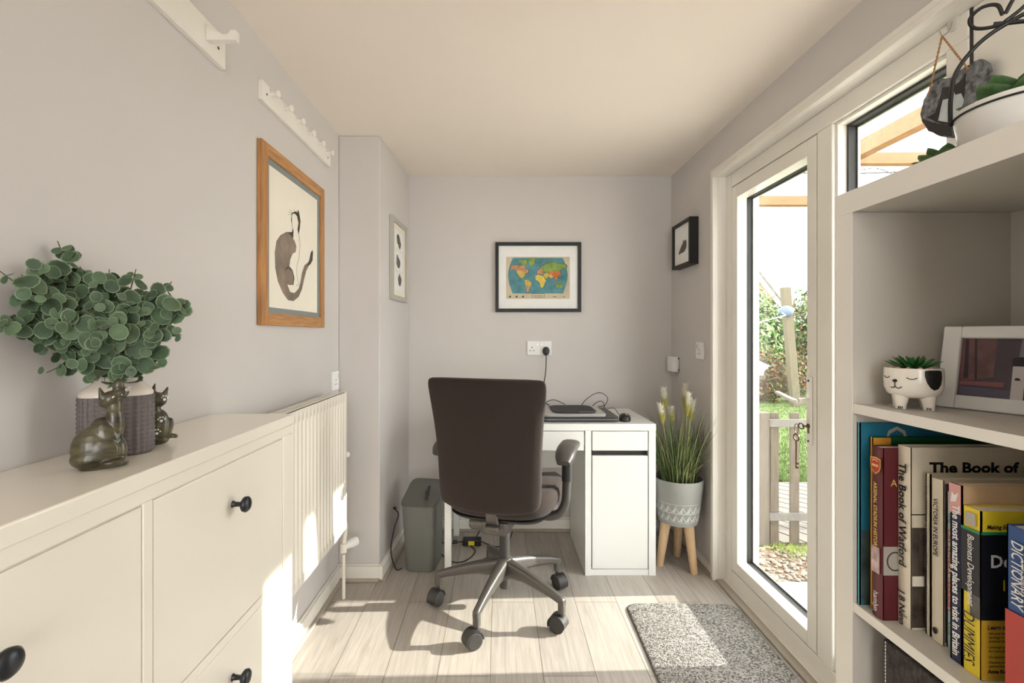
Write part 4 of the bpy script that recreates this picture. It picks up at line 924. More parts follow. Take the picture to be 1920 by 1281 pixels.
mb = MB().poly(cr_, lambda u, v, t_: (xs-.0004, .7975-u, .973+v), 0, 0).poly([(u*.86, v*.86) for u, v in cr_], lambda u, v, t_: (xs-.0008, .7975-u, .973+v), 0, 1).poly([(-.007, -.002), (.007, -.002), (.007, .002), (-.007, .002)], lambda u, v, t_: (xs-.0011, .7975-u, .973+v), 0, 0)
mb.stroke([(-.006, .007), (-.002, .0095), (.002, .0095), (.006, .007)], .002, lambda u, v, t_: (xs-.0012, .7975-u, .973+v), 0).build('crest', [gold, red], c, smooth=0)
spatch(c, flat('spine_photo', (196, 170, 170), .5, var=.45, scale=70), xs-.0004, .7890, .8060, .795, .838); patch(c, flat('clock_photo', (170, 166, 158), .5), .6310, .700, .7862, .795, .842)
mb = MB().tube([(.650+.013*cos(a_), .7858, .818+.015*sin(a_)) for a_ in [i*pi/8 for i in range(16)]], .0012, 6, closed=True); mb.build('clock_emblem', 'inkd', c)
text('A', .016, (.643, .7861, .941), m=gold, parent=c, **CV)
b, c = book('cream hardback titled The Book of Watford, right of maroon book', .6535, .7620, .7855, .290, .215, creamb, round_=.004)
xs = .6526
text('The Book of Watford', .0195, (xs-.0012, .7800, .983), m=btxt, parent=c, width=.166, off=.0004, **SP)
text('J B Nunn', .0150, (xs-.0012, .7795, .776), m=btxt, parent=c, width=.056, off=.0003, **SP); text('Pubs', .008, (xs-.0012, .780, .736), (0, -1, 0), (0, 0, 1), btxt, c)
text('The Book of', .0225, (.685, .7616, .971), m=btxt, parent=c, width=.143, off=.0009, **CV); text('Watford', .0225, (.700, .7616, .942), m=btxt, parent=c, width=.10, off=.0009, **CV)
patch(c, dphoto, .657, .866, .7618, .724, .883); patch(c, btxt, .655, .866, .7618, .903, .9045)
patch(c, M['paper'], .657, .676, .7613, .790, .806); patch(c, M['ink'], .688, .70, .7613, .75, .79); patch(c, M['inkd'], .668, .682, .7613, .82, .872)
b, c = book('thin cream Hemel Hempstead book left of the Victoria book', .6700, .7450, .7535, .2525, .195, flat('beige_cover', (210, 198, 176), .5))
text('HEMEL HEMPSTEAD  A HISTORY & CELEBRATION', .0062, (.6680, .7513, .958), m=M['inkd'], parent=c, width=.150, **SP); text('The Francis Frith Collection', .0050, (.6680, .7505, .798), m=M['inkd'], parent=c, width=.062, **SP)
b, c = book('white Victoria in Europe book standing left of the pale teal one', .6690, .7230, .7415, .2495, .19, creamb, round_=.004)
text('VICTORIA IN EUROPE', .0105, (.6668, .7355, .940), m=btxt, parent=c, width=.088, off=.0002, **SP)
mb = MB().poly([(.004*cos(a_)*1, .005*sin(a_)) for a_ in [i*pi/5 for i in range(10)]], lambda u, v, t_: (.6663, .7325-u, .738+v), 0, 0); mb.build('publisher_mark', btxt, c, smooth=0)
patch(c, flat('purple_photo', (74, 62, 70), .5, var=.4, scale=30), .673, .855, .7228, .725, .965)
b, c = book("pale teal book titled The Cat Lover's Treasury", .6735, .7095, .7220, .234, .185, palet)
text("THE", .009, (.6722, .7170, .925), m=M['inkd'], parent=c, **SP); text("CAT LOVER'S TREASURY", .0100, (.6722, .7175, .900), m=red, parent=c, width=.125, off=.0002, **SP); text('Celia', .010, (.6722, .7165, .762), m=M['inkd'], parent=c, **SP)
b, c = book('navy and pink guide titled The most amazing places to visit in Britain', .6550, .6790, .6965, .2555, .205, peach, navy)
spatch(c, pinkc, .6549, .6790, .6965, .934, .976)
text('The most amazing places to visit in Britain', .0150, (.6540, .6905, .946), m=wtxt, parent=c, width=.215, off=.0004, **SP)
mb = MB().poly([(-.006, -.008), (.002, -.006), (.006, .008), (.0, .003), (-.004, .007)], lambda u, v, t_: (.6540, .6878-u, .957+v), 0, 0); mb.build('bird_mark', 'whitep', c, smooth=0)
b, c = book('yellow and black business development guide for beginners, nearest full book', .6535, .6505, .6765, .2295, .185, yellow, yellow)
xs = .6533
spatch(c, blackc, xs, .6505, .6765, .832, .918); spatch(c, flat('mint_line', (40, 140, 90), .4), xs-.0002, .6505, .6765, .918, .922); patch(c, flat('mint_line', (0, 0, 0)), .655, .838, .6503, .918, .922); patch(c, blackc, .655, .838, .6503, .802, .918); patch(c, flat('amber_cover', (214, 168, 50), .45), .655, .838, .6503, .722, .802)
spatch(c, M['ink'], xs, .6505, .6640, .802, .832); spatch(c, grey_, xs-.0002, .6560, .6710, .926, .944)
text('Business Development', .0130, (xs-.0012, .6665, .914), m=wtxt, parent=c, width=.098, shear=.2, off=.0001, **SP)
text('DUMMIES', .0240, (xs-.0012, .6730, .806), m=btxt, parent=c, width=.070, shear=.15, **SP)
text('Making Everything Easier', .0080, (.6620, .6498, .926), m=btxt, parent=c, width=.070, shear=.2, off=.0002, **CV)
text('Development', .0240, (.6665, .6498, .874), m=wtxt, parent=c, width=.13, off=.0006, **CV); text('101', .022, (.680, .6498, .842), m=yellow, parent=c, **CV)
text('Learn to', .0080, (.6625, .6498, .790), m=M['inkd'], parent=c, shear=.2, off=.0003, **CV)
for i, s in enumerate(('- Set your business', '  strategy to place', '  practical steps', '- Leverage your value', '  for more growth', '- Go beyond the deal', '- Develop and build', '  partnerships now')): text(s, .0046, (.6625, .6498, .783-.0052*i-(.003 if i > 2 else 0)-(.003 if i > 4 else 0)-(.002 if i > 5 else 0)), m=btxt, parent=c, off=.0001, **CV)
text('Anna Kennedy', .0070, (.6635, .6498, .7305), m=btxt, parent=c, off=.0003, **CV)
b, c = book('thick blue and red dictionary, nearest to the camera', .6530, .5700, .6172, .226, .18, blue, blue)
xs = .6528
spatch(c, red, xs, .5700, .6172, .722, .838); patch(c, red, .655, .832, .5698, .722, .838)
text('DICTIONARY', .0200, (xs-.0012, .6090, .930), m=wtxt, parent=c, width=.085, shear=.2, off=.0002, **SP); text('Collins', .0130, (xs-.0012, .598, .900), m=wtxt, parent=c, shear=.2, **SP)

# things on the middle shelf
p = thing('planter', 'small white cat-face ceramic planter on four feet on middle shelf', 'planter', (.672, .778, 1.069))
px_, py_ = .678, .784
MB().lathe([(.010, 1.0885), (.024, 1.0885), (.034, 1.094), (.0378, 1.105), (.0385, 1.120), (.0378, 1.136), (.0360, 1.1365), (.0350, 1.131), (.005, 1.130)], (px_, py_), 48).build('bowl', 'ceram', p, smooth=60)
va = math.atan2(-py_, -px_)        # direction that faces the room from the shelf corner
for a_ in (-48, 48, 132, 228):
    aa = va+R(a_+6); MB().tube([(px_+.0235*cos(aa), py_+.0235*sin(aa), 1.0695), (px_+.023*cos(aa), py_+.023*sin(aa), 1.078), (px_+.021*cos(aa), py_+.021*sin(aa), 1.096)], [.0072, .0080, .012], 16).build('foot', 'ceram', p, smooth=60)
def onb(a_, z, e=.0004):
    rr = .0385 if z > 1.105 else .034+(z-1.094)/.011*.0044
    return (px_+(rr+e)*cos(a_), py_+(rr+e)*sin(a_), z)
mb = MB(); f0 = va-R(20)
def arc(pts): mb.tube([onb(f0+R(a_), z) for a_, z in pts], .0007, 5)
arc([(8+k_*3.2, 1.122-.0025*sin(pi*k_/6)) for k_ in range(7)]); arc([(-48+k_*3.2, 1.122-.0025*sin(pi*k_/6)) for k_ in range(7)])
arc([(-15, 1.114), (-15, 1.107)]); arc([(-15+k_*2.4, 1.107-.0030*sin(pi*k_/6)) for k_ in range(7)]); arc([(-15-k_*2.0, 1.107-.0030*sin(pi*k_/6)) for k_ in range(6)])
q = onb(f0+R(-15), 1.116); mb.ell(q, (.0035, .0035, .0025), 10)
for a_ in (-48, 48):
    aa = va+R(a_+6)
    for e in (-16, 0, 16):
        ab = va+R(e); mb.tube([(px_+.0235*cos(aa)+.0074*cos(ab), py_+.0235*sin(aa)+.0074*sin(ab), 1.0705), (px_+.0235*cos(aa)+.0082*cos(ab), py_+.0235*sin(aa)+.0082*sin(ab), 1.0745)], .0006, 5)
mb.build('face_drawing', 'black', p)
mb = MB(); pts = [(41, 1.1335), (50, 1.1345), (70, 1.1345), (80, 1.133), (82, 1.122), (78, 1.112), (70, 1.105), (61, 1.103), (52, 1.107), (45, 1.115), (41, 1.125)]
cA = sum(a_ for a_, z in pts)/len(pts); cZ = sum(z for a_, z in pts)/len(pts)
N_ = 7
for j in range(len(pts)):
    a0, z0_ = pts[j]; a1, z1_ = pts[(j+1) % len(pts)]
    for k1 in range(N_):
        s0_, s1_ = k1/N_, (k1+1)/N_
        g_ = lambda a_, z, s__: onb(f0+R(cA+(a_-cA)*s__), cZ+(z-cZ)*s__, .0005)
        mb.add([g_(a0, z0_, s0_), g_(a0, z0_, s1_), g_(a1, z1_, s1_), g_(a1, z1_, s0_)], [(0, 1, 2, 3)])
mb.build('ear_patch', 'black', p, smooth=0, label='black painted ear patch')
def succulent(name, label, c, r, n, m, pointed=True, up=.6, z_=0, mats=None, parent=None):
    p = thing(name, label, 'plant', c)
    mb = MB(); random.seed(int(c[0]*1000))
    for ringi, (cnt, rr, el) in enumerate(((n, 1.0, 14), (n-1, .85, 34), (n-3, .62, 56), (4, .45, 76))):
        for j in range(cnt):
            a = 2*pi*(j+.5*ringi)/cnt+random.uniform(-.1, .1); e = R(el+random.uniform(-5, 5)); d = Vector((cos(a)*cos(e), sin(a)*cos(e), sin(e))); s_ = Vector((-sin(a), cos(a), 0)); u_ = d.cross(s_)*-1
            ln = r*rr; wd = ln*(.15 if pointed else .34); rings = []
            for q in range(12):
                t_ = q/11; w_ = wd*((sin(pi*min(1, t_*.62+.12)) if pointed else max(.0, sin(pi*(t_*.72+.14)))**.8))*math.sqrt(max(0, 1-t_**(2.2 if pointed else 5)))+.0003
                cc = Vector(c)+d*ln*t_+Vector((0, 0, ln*.12*t_*t_)); rings.append([tuple(cc+s_*w_*cos(2*pi*k_/12)+u_*w_*(.38 if pointed else .30)*sin(2*pi*k_/12)) for k_ in range(12)])
            mb.loft(rings)
    mb.build('leaves', m, p, smooth=70); return p
s1 = succulent('succulent', 'spiky green succulent in the white cat-face planter', (px_, py_, 1.1325), .038, 10, 'succd')
MB().lathe([(.033, 1.1305), (.032, 1.1335), (.01, 1.1345)], (px_, py_), 20).build('soil', 'soil', s1)
for i in range(5): MB().ell((px_+.029*cos(va+.8-i*.5), py_+.029*sin(va+.8-i*.5), 1.1355), (.004, .003, .003), 8).build('pebble', 'pink', s1)
# leaning photo frame
Bq = Vector((.7385, .8080, 1.0695)); dr = Vector((.42, -.907, 0)).normalized(); nh = Vector((-dr.y*-1, dr.x, 0)); nh = Vector((.907, .42, 0)).normalized()
lean = math.atan2(.030, .133); upv = (Vector((0, 0, 1))*cos(lean)+nh*sin(lean)); outv = dr.cross(upv); 
if outv.dot(Vector((-1, 0, 0))) < 0: outv = -outv
F = lambda u, v, t_: tuple(Bq+dr*u+upv*v+outv*t_)
p = thing('photo_frame', 'white framed photo of black and white cat leaning on middle shelf', 'photo frame', tuple(Bq+dr*.09))
W_, H_ = .200, .137; mb = MB()
for u0, u1, v0, v1 in ((0, .024, 0, H_), (W_-.024, W_, 0, H_), (.024, W_-.024, 0, .022), (.024, W_-.024, H_-.020, H_)): obox(mb, F, u0, u1, v0, v1, -.008, .006)
mb.build('frame', 'whitep', p, bevel=.002)
mb = MB(); obox(mb, F, .020, W_-.020, .018, H_-.016, -.006, -.001); ph = mb.build('photo', flat('photo_dark', (74, 62, 74), .35, var=.3, scale=20), p, smooth=0)
mb = MB(); P = lambda pts, m_, l_=.0003: mb.poly(pts, lambda u, v, t_: F(u, v, -.001+l_), 0, m_)
P([(.024, .045), (.066, .055), (.066, .117), (.024, .117)], 0); P([(.030, .05), (.036, .052), (.032, .117), (.028, .117)], 1, .0005); P([(.044, .05), (.047, .05), (.042, .117), (.039, .117)], 1, .0005)
P([(.092, .070), (.108, .070), (.108, .117), (.094, .117)], 2, .0004); P([(.026, .040), (.078, .040), (.080, .048), (.026, .046)], 3, .0005); P([(.026, .022), (.090, .022), (.090, .036), (.026, .038)], 4, .0004)
P([(.087, .022), (.101, .022), (.101, .074), (.087, .074)], 5, .0007); P([(.086, .074), (.102, .074), (.104, .084), (.096, .089), (.086, .086)], 6, .0009); P([(.104, .024), (.128, .024), (.132, .050), (.120, .062), (.106, .056)], 6, .0007)
P([(.102, .058), (.118, .060), (.120, .074), (.112, .080), (.104, .076)], 5, .0009); P([(.108, .078), (.114, .078), (.112, .086)], 6, .0010); P([(.104, .036), (.112, .034), (.114, .046), (.106, .050)], 5, .0009); P([(.090, .052), (.097, .052), (.095, .056), (.091, .056)], 6, .0010)
mb.build('photo_detail', [flat('photo_wood', (106, 72, 72), .4, var=.3, scale=60), flat('photo_lines', (54, 38, 44)), flat('photo_grey', (128, 128, 140)), flat('photo_edge', (138, 90, 90)), flat('photo_floor', (92, 88, 110)), flat('photo_white', (206, 200, 200)), flat('photo_black', (30, 28, 34))], ph, smooth=0)
obox_ = MB(); obox(obox_, F, .085, .115, .004, .11, -.012, -.009); obox_.build('stand', 'black', p)
# felt box on the shelf below
p = thing('storage_box', 'dark grey felt storage box with white stitching below the books', 'box', (.75, .665, .372))
MB().box(.646, .890, .502, .8065, .3725, .680).build('box_body', 'felt', p, bevel=.004)
mb = MB()
for i in range(52): z = .378+i*.0058; mb.tube([(.6455, .8000, z), (.6455, .8000, z+.0040)], .0007, 5)
mb.build('stitching', 'whitep', p, label='white stitching')

# ------------------------------------------------------------------ on top of the unit and on the post
bx0, by0, rimz = .765, .700, 1.528
p = thing('flower_bucket', 'cream metal bucket with black wire handle on top of shelf unit', 'bucket', (bx0, by0, 1.444))
MB().lathe([(.060, 1.4445), (.062, 1.446), (.0735, rimz-.012), (.0745, rimz-.002), (.0738, rimz), (.072, rimz-.002), (.066, 1.49), (.01, 1.488)], (bx0, by0), 64).build('bucket', 'tin', p, smooth=50)
MB().tube([(bx0+.0752*cos(a_), by0+.0752*sin(a_), rimz-.0085) for a_ in [i*2*pi/56 for i in range(56)]], .0016, 8, closed=True).build('wire_rim', 'black', p)
hd = Vector((.79, -.61, 0)).normalized()     # handle plane
def H(u, z): return (bx0+hd.x*u, by0+hd.y*u, rimz+z)
mb = MB().tube(bez([H(-.077, -.010), H(-.0765, .03), H(-.070, .07), H(-.045, .105), H(-.012, .125), H(.02, .134), H(.05, .128)], 40), .0030, 10)
mb.tube(bez([H(.077, -.010), H(.0765, .02), H(.070, .055), H(.045, .095), H(.012, .116), H(-.016, .124), H(-.030, .128)], 40), .0030, 10)
mb.tube(bez([H(-.010, .127), H(-.030, .124), H(-.050, .130), H(-.055, .146), H(-.042, .158), H(-.026, .155), H(-.020, .138)], 40), .0026, 9)
mb.tube(bez([H(-.018, .127), H(.000, .140), H(.016, .158), H(.014, .174), H(.0, .172), H(-.010, .155), H(-.017, .139)], 40), .0026, 9)
mb.build('wire_handle', 'black', p)
for a_ in (-1, 1): MB().ell(H(a_*.077, -.010), (.004, .004, .004), 8).build('rivet', 'black', p)
succulent('succulent', 'green succulent rosette filling the cream bucket', (bx0+.002, by0-.005, rimz-.010), .078, 8, 'succ', pointed=False)
s2 = succulent('succulent', 'small speckled succulent on the unit top left of bucket', (.757, .812, 1.478), .046, 8, 'succ', pointed=False)
MB().lathe([(.020, 1.4445), (.024, 1.446), (.030, 1.480), (.027, 1.481), (.01, 1.476)], (.762, .818), 24).build('pot', 'tin', s2)
# adhesive hook and slate
p = thing('wall_hook', 'clear adhesive hook stuck on the white window post', 'hook', (1.10, 1.166, 1.83))
hkY = 1.158
MB().loft([[(1.0995-d_, hkY+q[0], 1.948+q[1]) for q in sell(0, 0, 0, .014-e, .024-e, 2.5, 20)] for d_, e in ((0, 0), (.003, 0), (.004, .002))]).build('backplate', flat('clear_plastic', (222, 218, 206), .2), p, smooth=50)
mb = MB().tube(bez([(1.096, hkY, 1.948), (1.088, hkY, 1.925), (1.074, hkY+.002, 1.915), (1.068, hkY+.004, 1.928)], 14), .0015, 7); mb.build('wire_hook', 'steel', p)
p = thing('slate_plaque', 'hanging slate plaque painted with black and white cat', 'plaque', (1.085, 1.16, 1.74))
sl = [(0.0705,0.0153),(0.0609,0.0491),(0.0421,0.0691),(0.0238,0.0803),(-0.0153,0.0655),(-0.0479,0.0731),(-0.0825,0.0706),(-0.1007,0.0508),(-0.1061,0.0295),(-0.0971,-0.0026),(-0.075,-0.0175),(-0.0479,-0.0197),(-0.0318,-0.0474),(-0.0174,-0.0806),(0.0149,-0.0633),(0.0467,-0.0375),(0.0657,-0.0039)]
random.seed(8); sl2 = []
for i in range(len(sl)):
    a_, b_ = sl[i], sl[(i+1) % len(sl)]; sl2 += [a_]+[(a_[0]+(b_[0]-a_[0])*t_+random.uniform(-.0012, .0012), a_[1]+(b_[1]-a_[1])*t_+random.uniform(-.0012, .0012)) for t_ in (.33, .66)]
S_ = lambda d: (lambda u, v, t_: (1.088-t_-d, 1.16+u, 1.74+v))
so = MB().poly(sl2, S_(0), .006).build('slate', 'slate', p, bevel=.001, smooth=0)
mb = MB(); dn = lambda d: (lambda u, v, t_: (1.082-d, 1.16+u, 1.74+v))
mb.poly([(0.0647,0.002),(0.0238,-0.0267),(-0.0153,-0.0519),(-0.0174,-0.0767),(0.0149,-0.06),(0.0467,-0.0334)], dn(.0006), 0, 0)
mb.poly([(0.0083,0.0538),(-0.0195,0.0414),(-0.0359,0.0446),(-0.0511,0.057),(-0.0479,0.0189),(-0.0439,-0.0178),(-0.0195,-0.0458),(0.0061,-0.0386),(0.0514,0.0002),(0.0283,0.0001),(0.0149,0.0266)], dn(.0009), 0, 0)
mb.poly([(-0.0195,0.0375),(-0.0257,0.0185),(-0.0399,0.0152),(-0.0471,-0.0039),(-0.0399,-0.0237),(-0.0195,-0.0478),(-0.0068,-0.0382),(0.0184,-0.0229),(0.0105,0.0081),(0.0061,0.0222),(-0.0111,0.0178)], dn(.0012), 0, 1)
mb.build('painted_cat', [flat('cat_black', (38, 34, 34)), flat('cat_white', (186, 194, 196), .6, var=.1, scale=60)], so, smooth=0)
top = (1.074, hkY+.003, 1.9145); mb = MB()
for e in ((1.081, 1.16+.045, 1.74+.055), (1.081, 1.16-.058, 1.74+.060)):
    A, B_ = Vector(top), Vector(e); n_ = 40
    for ph_ in (0, pi): mb.tube([A+(B_-A)*i/n_+Vector((.0012*cos(i*1.1+ph_), .0012*sin(i*1.1+ph_), 0)) for i in range(n_+1)], .0014, 5)
mb.build('twine', 'rope', p)

# ------------------------------------------------------------------ garden
GZ = -.06
struct(BX(1.19, 12, -8, 2.42, GZ-.1, GZ).build('patio', 'pave', smooth=0))
struct(BX(1.27, 12, 2.42, 2.86, GZ-.1, GZ-.012).build('gravel_bed', 'gravelb', smooth=0))
struct(BX(-6, 25, 4.05, 60, GZ-.1, GZ-.004).build('lawn', 'lawn', smooth=0))
p = thing('decking', 'weathered grey deck boards laid diagonally beyond the picket fence', 'decking', (2.6, 3.4, GZ))
mb = MB(); random.seed(3)
for i in range(-14, 30):
    # each board a diagonal strip clipped roughly to the deck
    a0 = i*.145; pts = []
    for e in (0, .138):
        x0 = 1.27+a0+e
        pts.append((x0, e))
    q = []
    for t0 in (0, 1.18): pass
    xA, xB = 1.27+a0, 1.27+a0+.128; dy = 1.18; sh = -1.05
    poly_ = [(xA, 2.87), (xB, 2.87), (xB+sh, 2.87+dy), (xA+sh, 2.87+dy)]
    if max(x for x, y in poly_) < 1.3: continue
    poly_ = [(max(1.27, x), y) for x, y in poly_]
    mb.loft([[(x, y, z) for x, y in poly_] for z in (GZ-.03, GZ+.006)])
mb.build('boards', flat('deck_board', (108, 101, 92), .85, var=.12, scale=5), p, smooth=0)
BX(1.27, 5, 2.87, 4.05, GZ-.1, GZ-.032).build('substrate', 'gap', p, smooth=0)
random.seed(9); mb = MB()
for i in range(620):
    x = random.uniform(1.32, 2.3); y = random.uniform(2.44, 2.84); s = random.uniform(.006, .018)
    mb.ell((x, y, GZ-.010+s*.3), (s, s*random.uniform(.6, 1), s*.55), 6, random.choice((0, 0, 1, 2)), Matrix.Rotation(random.random()*3, 3, 'Z'))
o = mb.build('gravel', ['stone', flat('grey_pebble', (112, 112, 108), .8), flat('tan_pebble', (156, 124, 96), .8)], None, smooth=60); tag(o, 'mixed tan and grey gravel in front of the picket fence', 'gravel'); o['kind'] = 'stuff'
random.seed(10); mb = MB()
for i in range(900):
    cx_, cy_ = random.choice(((1.75, 2.72), (1.95, 2.62), (1.68, 2.80), (1.9, 2.8))); x = random.gauss(cx_, .07); y = min(2.84, random.gauss(cy_, .04)); h_ = random.uniform(.008, .03); a_ = random.random()*3
    mb.add([(x-.002*cos(a_), y-.002*sin(a_), GZ), (x+.002*cos(a_), y+.002*sin(a_), GZ), (x+random.uniform(-.01, .01), y, GZ+h_)], [(0, 1, 2)])
o = mb.build('weeds', flat('moss_green', (150, 172, 84), .9), None, smooth=0); tag(o, 'low green weeds sprouting among the gravel', 'weeds'); o['kind'] = 'stuff'
# grass blades over the near lawn
random.seed(12); mb = MB()
for i in range(9000):
    y = 4.07+random.random()**1.6*5; x = y*random.uniform(.50, .68); h_ = random.uniform(.015, .045); a_ = random.random()*3.14
    mb.add([(x-.005*cos(a_), y-.005*sin(a_), GZ-.004), (x+.005*cos(a_), y+.005*sin(a_), GZ-.004), (x+random.uniform(-.02, .02), y+random.uniform(-.02, .02), GZ+h_)], [(0, 1, 2)], random.choice((0, 1)))
o = mb.build('grass', [flat('grass_light', (104, 120, 64), .9), flat('grass_mid', (84, 102, 50), .9)], None, smooth=0); tag(o, 'short green lawn grass beyond the decking', 'grass'); o['kind'] = 'stuff'
# picket fence
p = thing('picket_fence', 'low weathered picket fence seen through the glazed door', 'fence', (1.9, 2.86, GZ))
MB().box(1.515, 1.602, 2.83, 2.90, GZ, .728).build('post', 'weather', p, bevel=.004)
for x in (1.612, 1.733, 1.95, 2.07, 2.19): MB().box(x, x+.052, 2.845, 2.862, GZ, .726).build('picket', 'weather', p, bevel=.002)
for z in (.645, .090): MB().box(1.600, 2.30, 2.828, 2.845, z, z+.046).build('rail', 'galv', p, bevel=.002)
p = thing('solar_post', 'timber post topped by a white solar cap lamp', 'lamp', (1.76, 3.30, GZ))
MB().box(1.71, 1.778, 3.27, 3.34, GZ, .885).build('post', 'weather', p, bevel=.003)
MB().box(1.690, 1.805, 3.245, 3.365, .885, .915).build('collar', 'weather', p, bevel=.003)
MB().loft([[(1.748+sx*a_, 3.305+sy*a_, z) for sx, sy in ((-1, -1), (1, -1), (1, 1), (-1, 1))] for z, a_ in ((.915, .050), (.940, .052), (.975, .072))]).build('lamp_body', 'whitep', p)
MB().loft([[(1.748+sx*a_, 3.305+sy*a_, z) for sx, sy in ((-1, -1), (1, -1), (1, 1), (-1, 1))] for z, a_ in ((.975, .080), (.980, .080), (1.02, .02))]).build('lamp_cap', flat('blue_grey', (150, 160, 170), .4), p)
p = thing('washing_line_post', 'leaning pale timber post with blue cleat for washing line', 'post', (5.2, 8.4, GZ))
MB().loft([[(x+sx*.065, 8.4+sy*.06, z) for sx, sy in ((-1, -1), (1, -1), (1, 1), (-1, 1))] for x, z in ((5.20, GZ), (5.02, 2.02))]).build('post', 'postt', p)
MB().ell((4.98, 8.30, 1.60), (.13, .06, .10), 14).build('line_cleat', flat('blue_cleat', (98, 110, 134), .5), p)
MB().tube([(4.9, 8.30, 1.58), (4.55, 7.6, 1.50), (4.0, 7.4, 1.38)], .008, 6).build('washing_line', 'whitep', p)
def bush(name, label, c, r, n, size, mats, seed, cat='hedge', twigs=0, flat_=.0):
    random.seed(seed); mb = MB()
    for i in range(n):
        d = Vector((random.gauss(0, 1), random.gauss(0, 1), random.gauss(0, 1))).normalized(); k_ = random.uniform(.72, 1.04)+.10*sin(d.x*7+seed)+.07*sin(d.z*9+d.y*5)
        q = Vector(c)+Vector((d.x*r[0], d.y*r[1], d.z*r[2]))*k_
        if q.z < GZ+.02: continue
        s = size*random.uniform(.6, 1.3); nn = (d+Vector((random.gauss(0, .6), random.gauss(0, .6), random.gauss(0, .6)))).normalized(); u = nn.orthogonal().normalized(); w_ = nn.cross(u); a_ = random.random()*6
        u, w_ = u*cos(a_)+w_*sin(a_), w_*cos(a_)-u*sin(a_)
        mb.add([q-u*s, q-w_*s*.45, q+u*s, q+w_*s*.45], [(0, 1, 2, 3)], random.randrange(len(mats)))
    p = thing(name, label, cat, (c[0], c[1], GZ)); mb.build('foliage', mats, p, smooth=0)
    mb = MB(); mb.ell((c[0], c[1], max(c[2], GZ+r[2]*.62)), (r[0]*.62, r[1]*.62, min(r[2]*.62, c[2]-GZ)), 16)
    for i in range(twigs):
        a_ = random.uniform(pi, 2*pi); q = Vector(c)+Vector((cos(a_)*r[0]*.9, sin(a_)*r[1]*.95, random.uniform(-.5, .6)*r[2])); e = q+Vector((random.uniform(-.5, .5), random.uniform(-.25, 0), random.uniform(-.15, .35))); mb.tube([q, (q+e)/2+Vector((0, 0, random.uniform(-.05, .08))), e], .007, 5, 0)
    mb.build('branches', [flat('dark_branch', (92, 76, 58), .9, var=.3, scale=4)], p, smooth=60)
lg, lg2 = flat('leaf_mid', (112, 142, 82), .7, var=.3, scale=3), flat('leaf_pale', (156, 176, 120), .7, var=.2, scale=3); dg_, br2 = flat('leaf_dark', (62, 84, 48), .7), flat('leaf_rust', (146, 104, 78), .8, var=.3, scale=3)
bush('hedge', 'tall green hedge behind the timber post', (5.15, 10.2, 1.05), (.98, .75, 1.2), 9000, .055, [lg, lg2, dg_, lg], 1, twigs=60)
bush('hedge', 'taller conifer hedge with brown patches at the right', (7.35, 10.4, 1.25), (1.0, .8, 1.35), 9000, .05, [lg, br2, dg_, lg], 2)
bush('shrub', 'brown bare shrub low behind the lawn', (4.95, 9.0, .35), (.95, .32, .65), 3500, .035, [br2, dg_, br2, lg], 3, cat='shrub', twigs=50)
p = thing('panel_fence', 'dark timber panel fence behind the hedge', 'fence', (4.0, 11.6, GZ))
mb = MB()
for i in range(60): mb.box(1.5+i*.13, 1.5+i*.13+.122, 11.6, 11.62, GZ, 1.5+.02*(i % 2))
mb.build('boards', 'dfence', p)
for i in range(4): MB().box(2.0+i*1.8, 2.1+i*1.8, 11.52, 11.6, GZ, 1.6).build('post', 'dfence', p)
p = thing('house', 'orange brick house gable with pale bargeboard beyond the garden', 'house', (12.0, 26, GZ))
pk, ez, ex = (12.15, 6.35), 3.15, 2.45
gab = [(pk[0]-ex, GZ), (pk[0]+ex, GZ), (pk[0]+ex, ez), pk, (pk[0]-ex, ez)]
MB().loft([[(x, y, z) for x, z in gab] for y in (25.5, 34)]).build('gable_wall', 'brick', p, smooth=0)
mb = MB(); mw = MB()
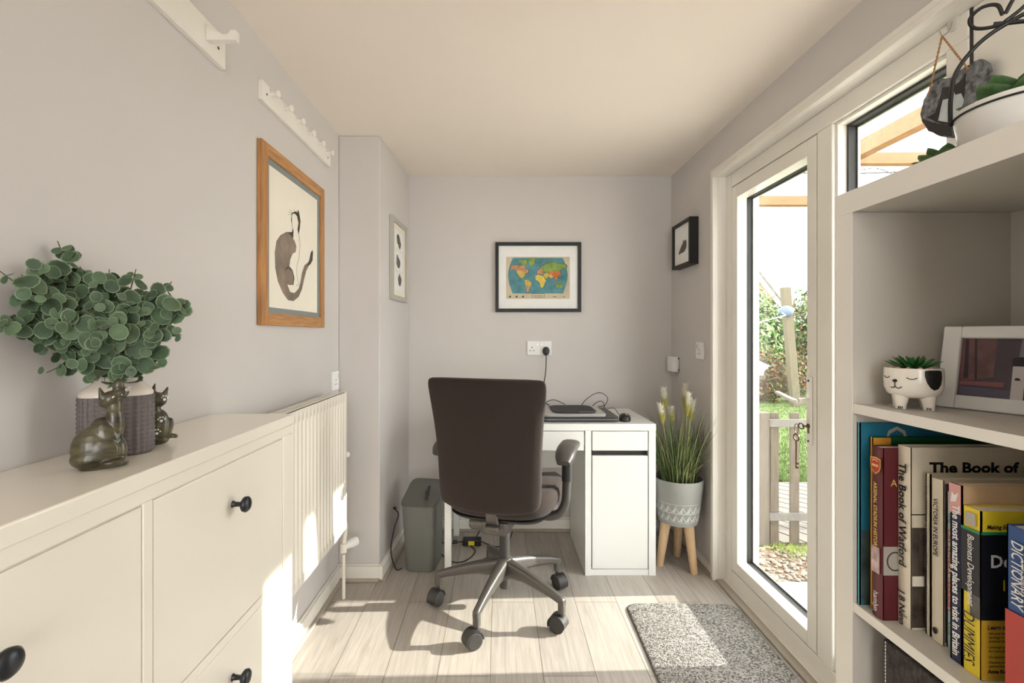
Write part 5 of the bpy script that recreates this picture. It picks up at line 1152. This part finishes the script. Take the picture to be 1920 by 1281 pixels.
for s in (-1, 1):
    e0 = (pk[0], pk[1]); e1 = (pk[0]+s*(ex+.35), ez-.42)
    mb.loft([[(e0[0], y, e0[1]+.10), (e1[0], y, e1[1]+.10), (e1[0], y, e1[1]+.24), (e0[0], y, e0[1]+.28)] for y in (25.2, 34.2)])
    mw.loft([[(e0[0], y, e0[1]-.12), (e1[0], y, e1[1]-.12), (e1[0], y, e1[1]+.10), (e0[0], y, e0[1]+.10)] for y in (25.25, 25.5)])
mb.build('roof', 'rooft', p, smooth=0); mw.build('bargeboard', 'whitep', p, smooth=0)
# pergola roof by the house
p = thing('pergola', 'timber framed canopy with translucent roof over the patio', 'pergola', (2.2, 1.6, GZ))
BX(2.29, 2.36, -.6, 3.25, 2.33, 2.43).build('beam', 'timber', p, bevel=.003)
for y in (.15, 1.15, 2.16, 3.20): BX(1.26 if y < 3 else 2.33, 3.30, y-.03, y+.03, 2.325, 2.40).build('rafter', 'timber', p, bevel=.003)
BX(1.262, 1.32, -.6, 3.25, 2.32, 2.42).build('wall_plate', 'timber', p, bevel=.003)
BX(3.24, 3.30, -.6, 3.25, 2.30, 2.42).build('beam', 'timber', p, bevel=.003)
for y in (-.5, 3.15): BX(3.22, 3.32, y-.05, y+.05, GZ, 2.30).build('post', 'timber', p, bevel=.004)
BX(1.27, 3.32, 4.09, 4.16, 2.30, 2.38).build('beam', 'timber', p, bevel=.003)
BX(1.27, 3.36, -.6, 3.30, 2.432, 2.440).build('roof_sheet', 'opal', p, smooth=0)
for y in (3.36,): p.location = p.location
tag(MB().tube(bez([(1.35, 3.10, 2.27), (2.1, 3.0, 2.20), (2.9, 3.05, 2.245)], 24), .004, 6).tube(bez([(2.2, 3.0, 2.215), (2.35, 2.98, 2.225), (2.45, 2.98, 2.19)], 8), .003, 5).tube(bez([(2.55, 3.02, 2.20), (2.65, 3.0, 2.26)], 4), .003, 5).build('light_string', 'plastic'), 'dark string of outdoor lights strung under the canopy', 'light string')

groups = {'book': 'books standing on the lower shelf', 'framed_picture': 'framed pictures on the walls', 'power_socket': 'white wall sockets', 'coat_rack': 'white racks high on the left wall',
          'cat_ornament': 'wooden cat ornaments on the cabinet', 'succulent': 'succulents on the shelf unit', 'laptop': 'stacked laptops on the desk', 'hedge': 'hedges behind the garden', 'usb_cable': 'cables behind the laptops'}
for o in bpy.data.objects:
    if o.get('category') and o.name.split('.')[0] in groups: o['group'] = groups[o.name.split('.')[0]]
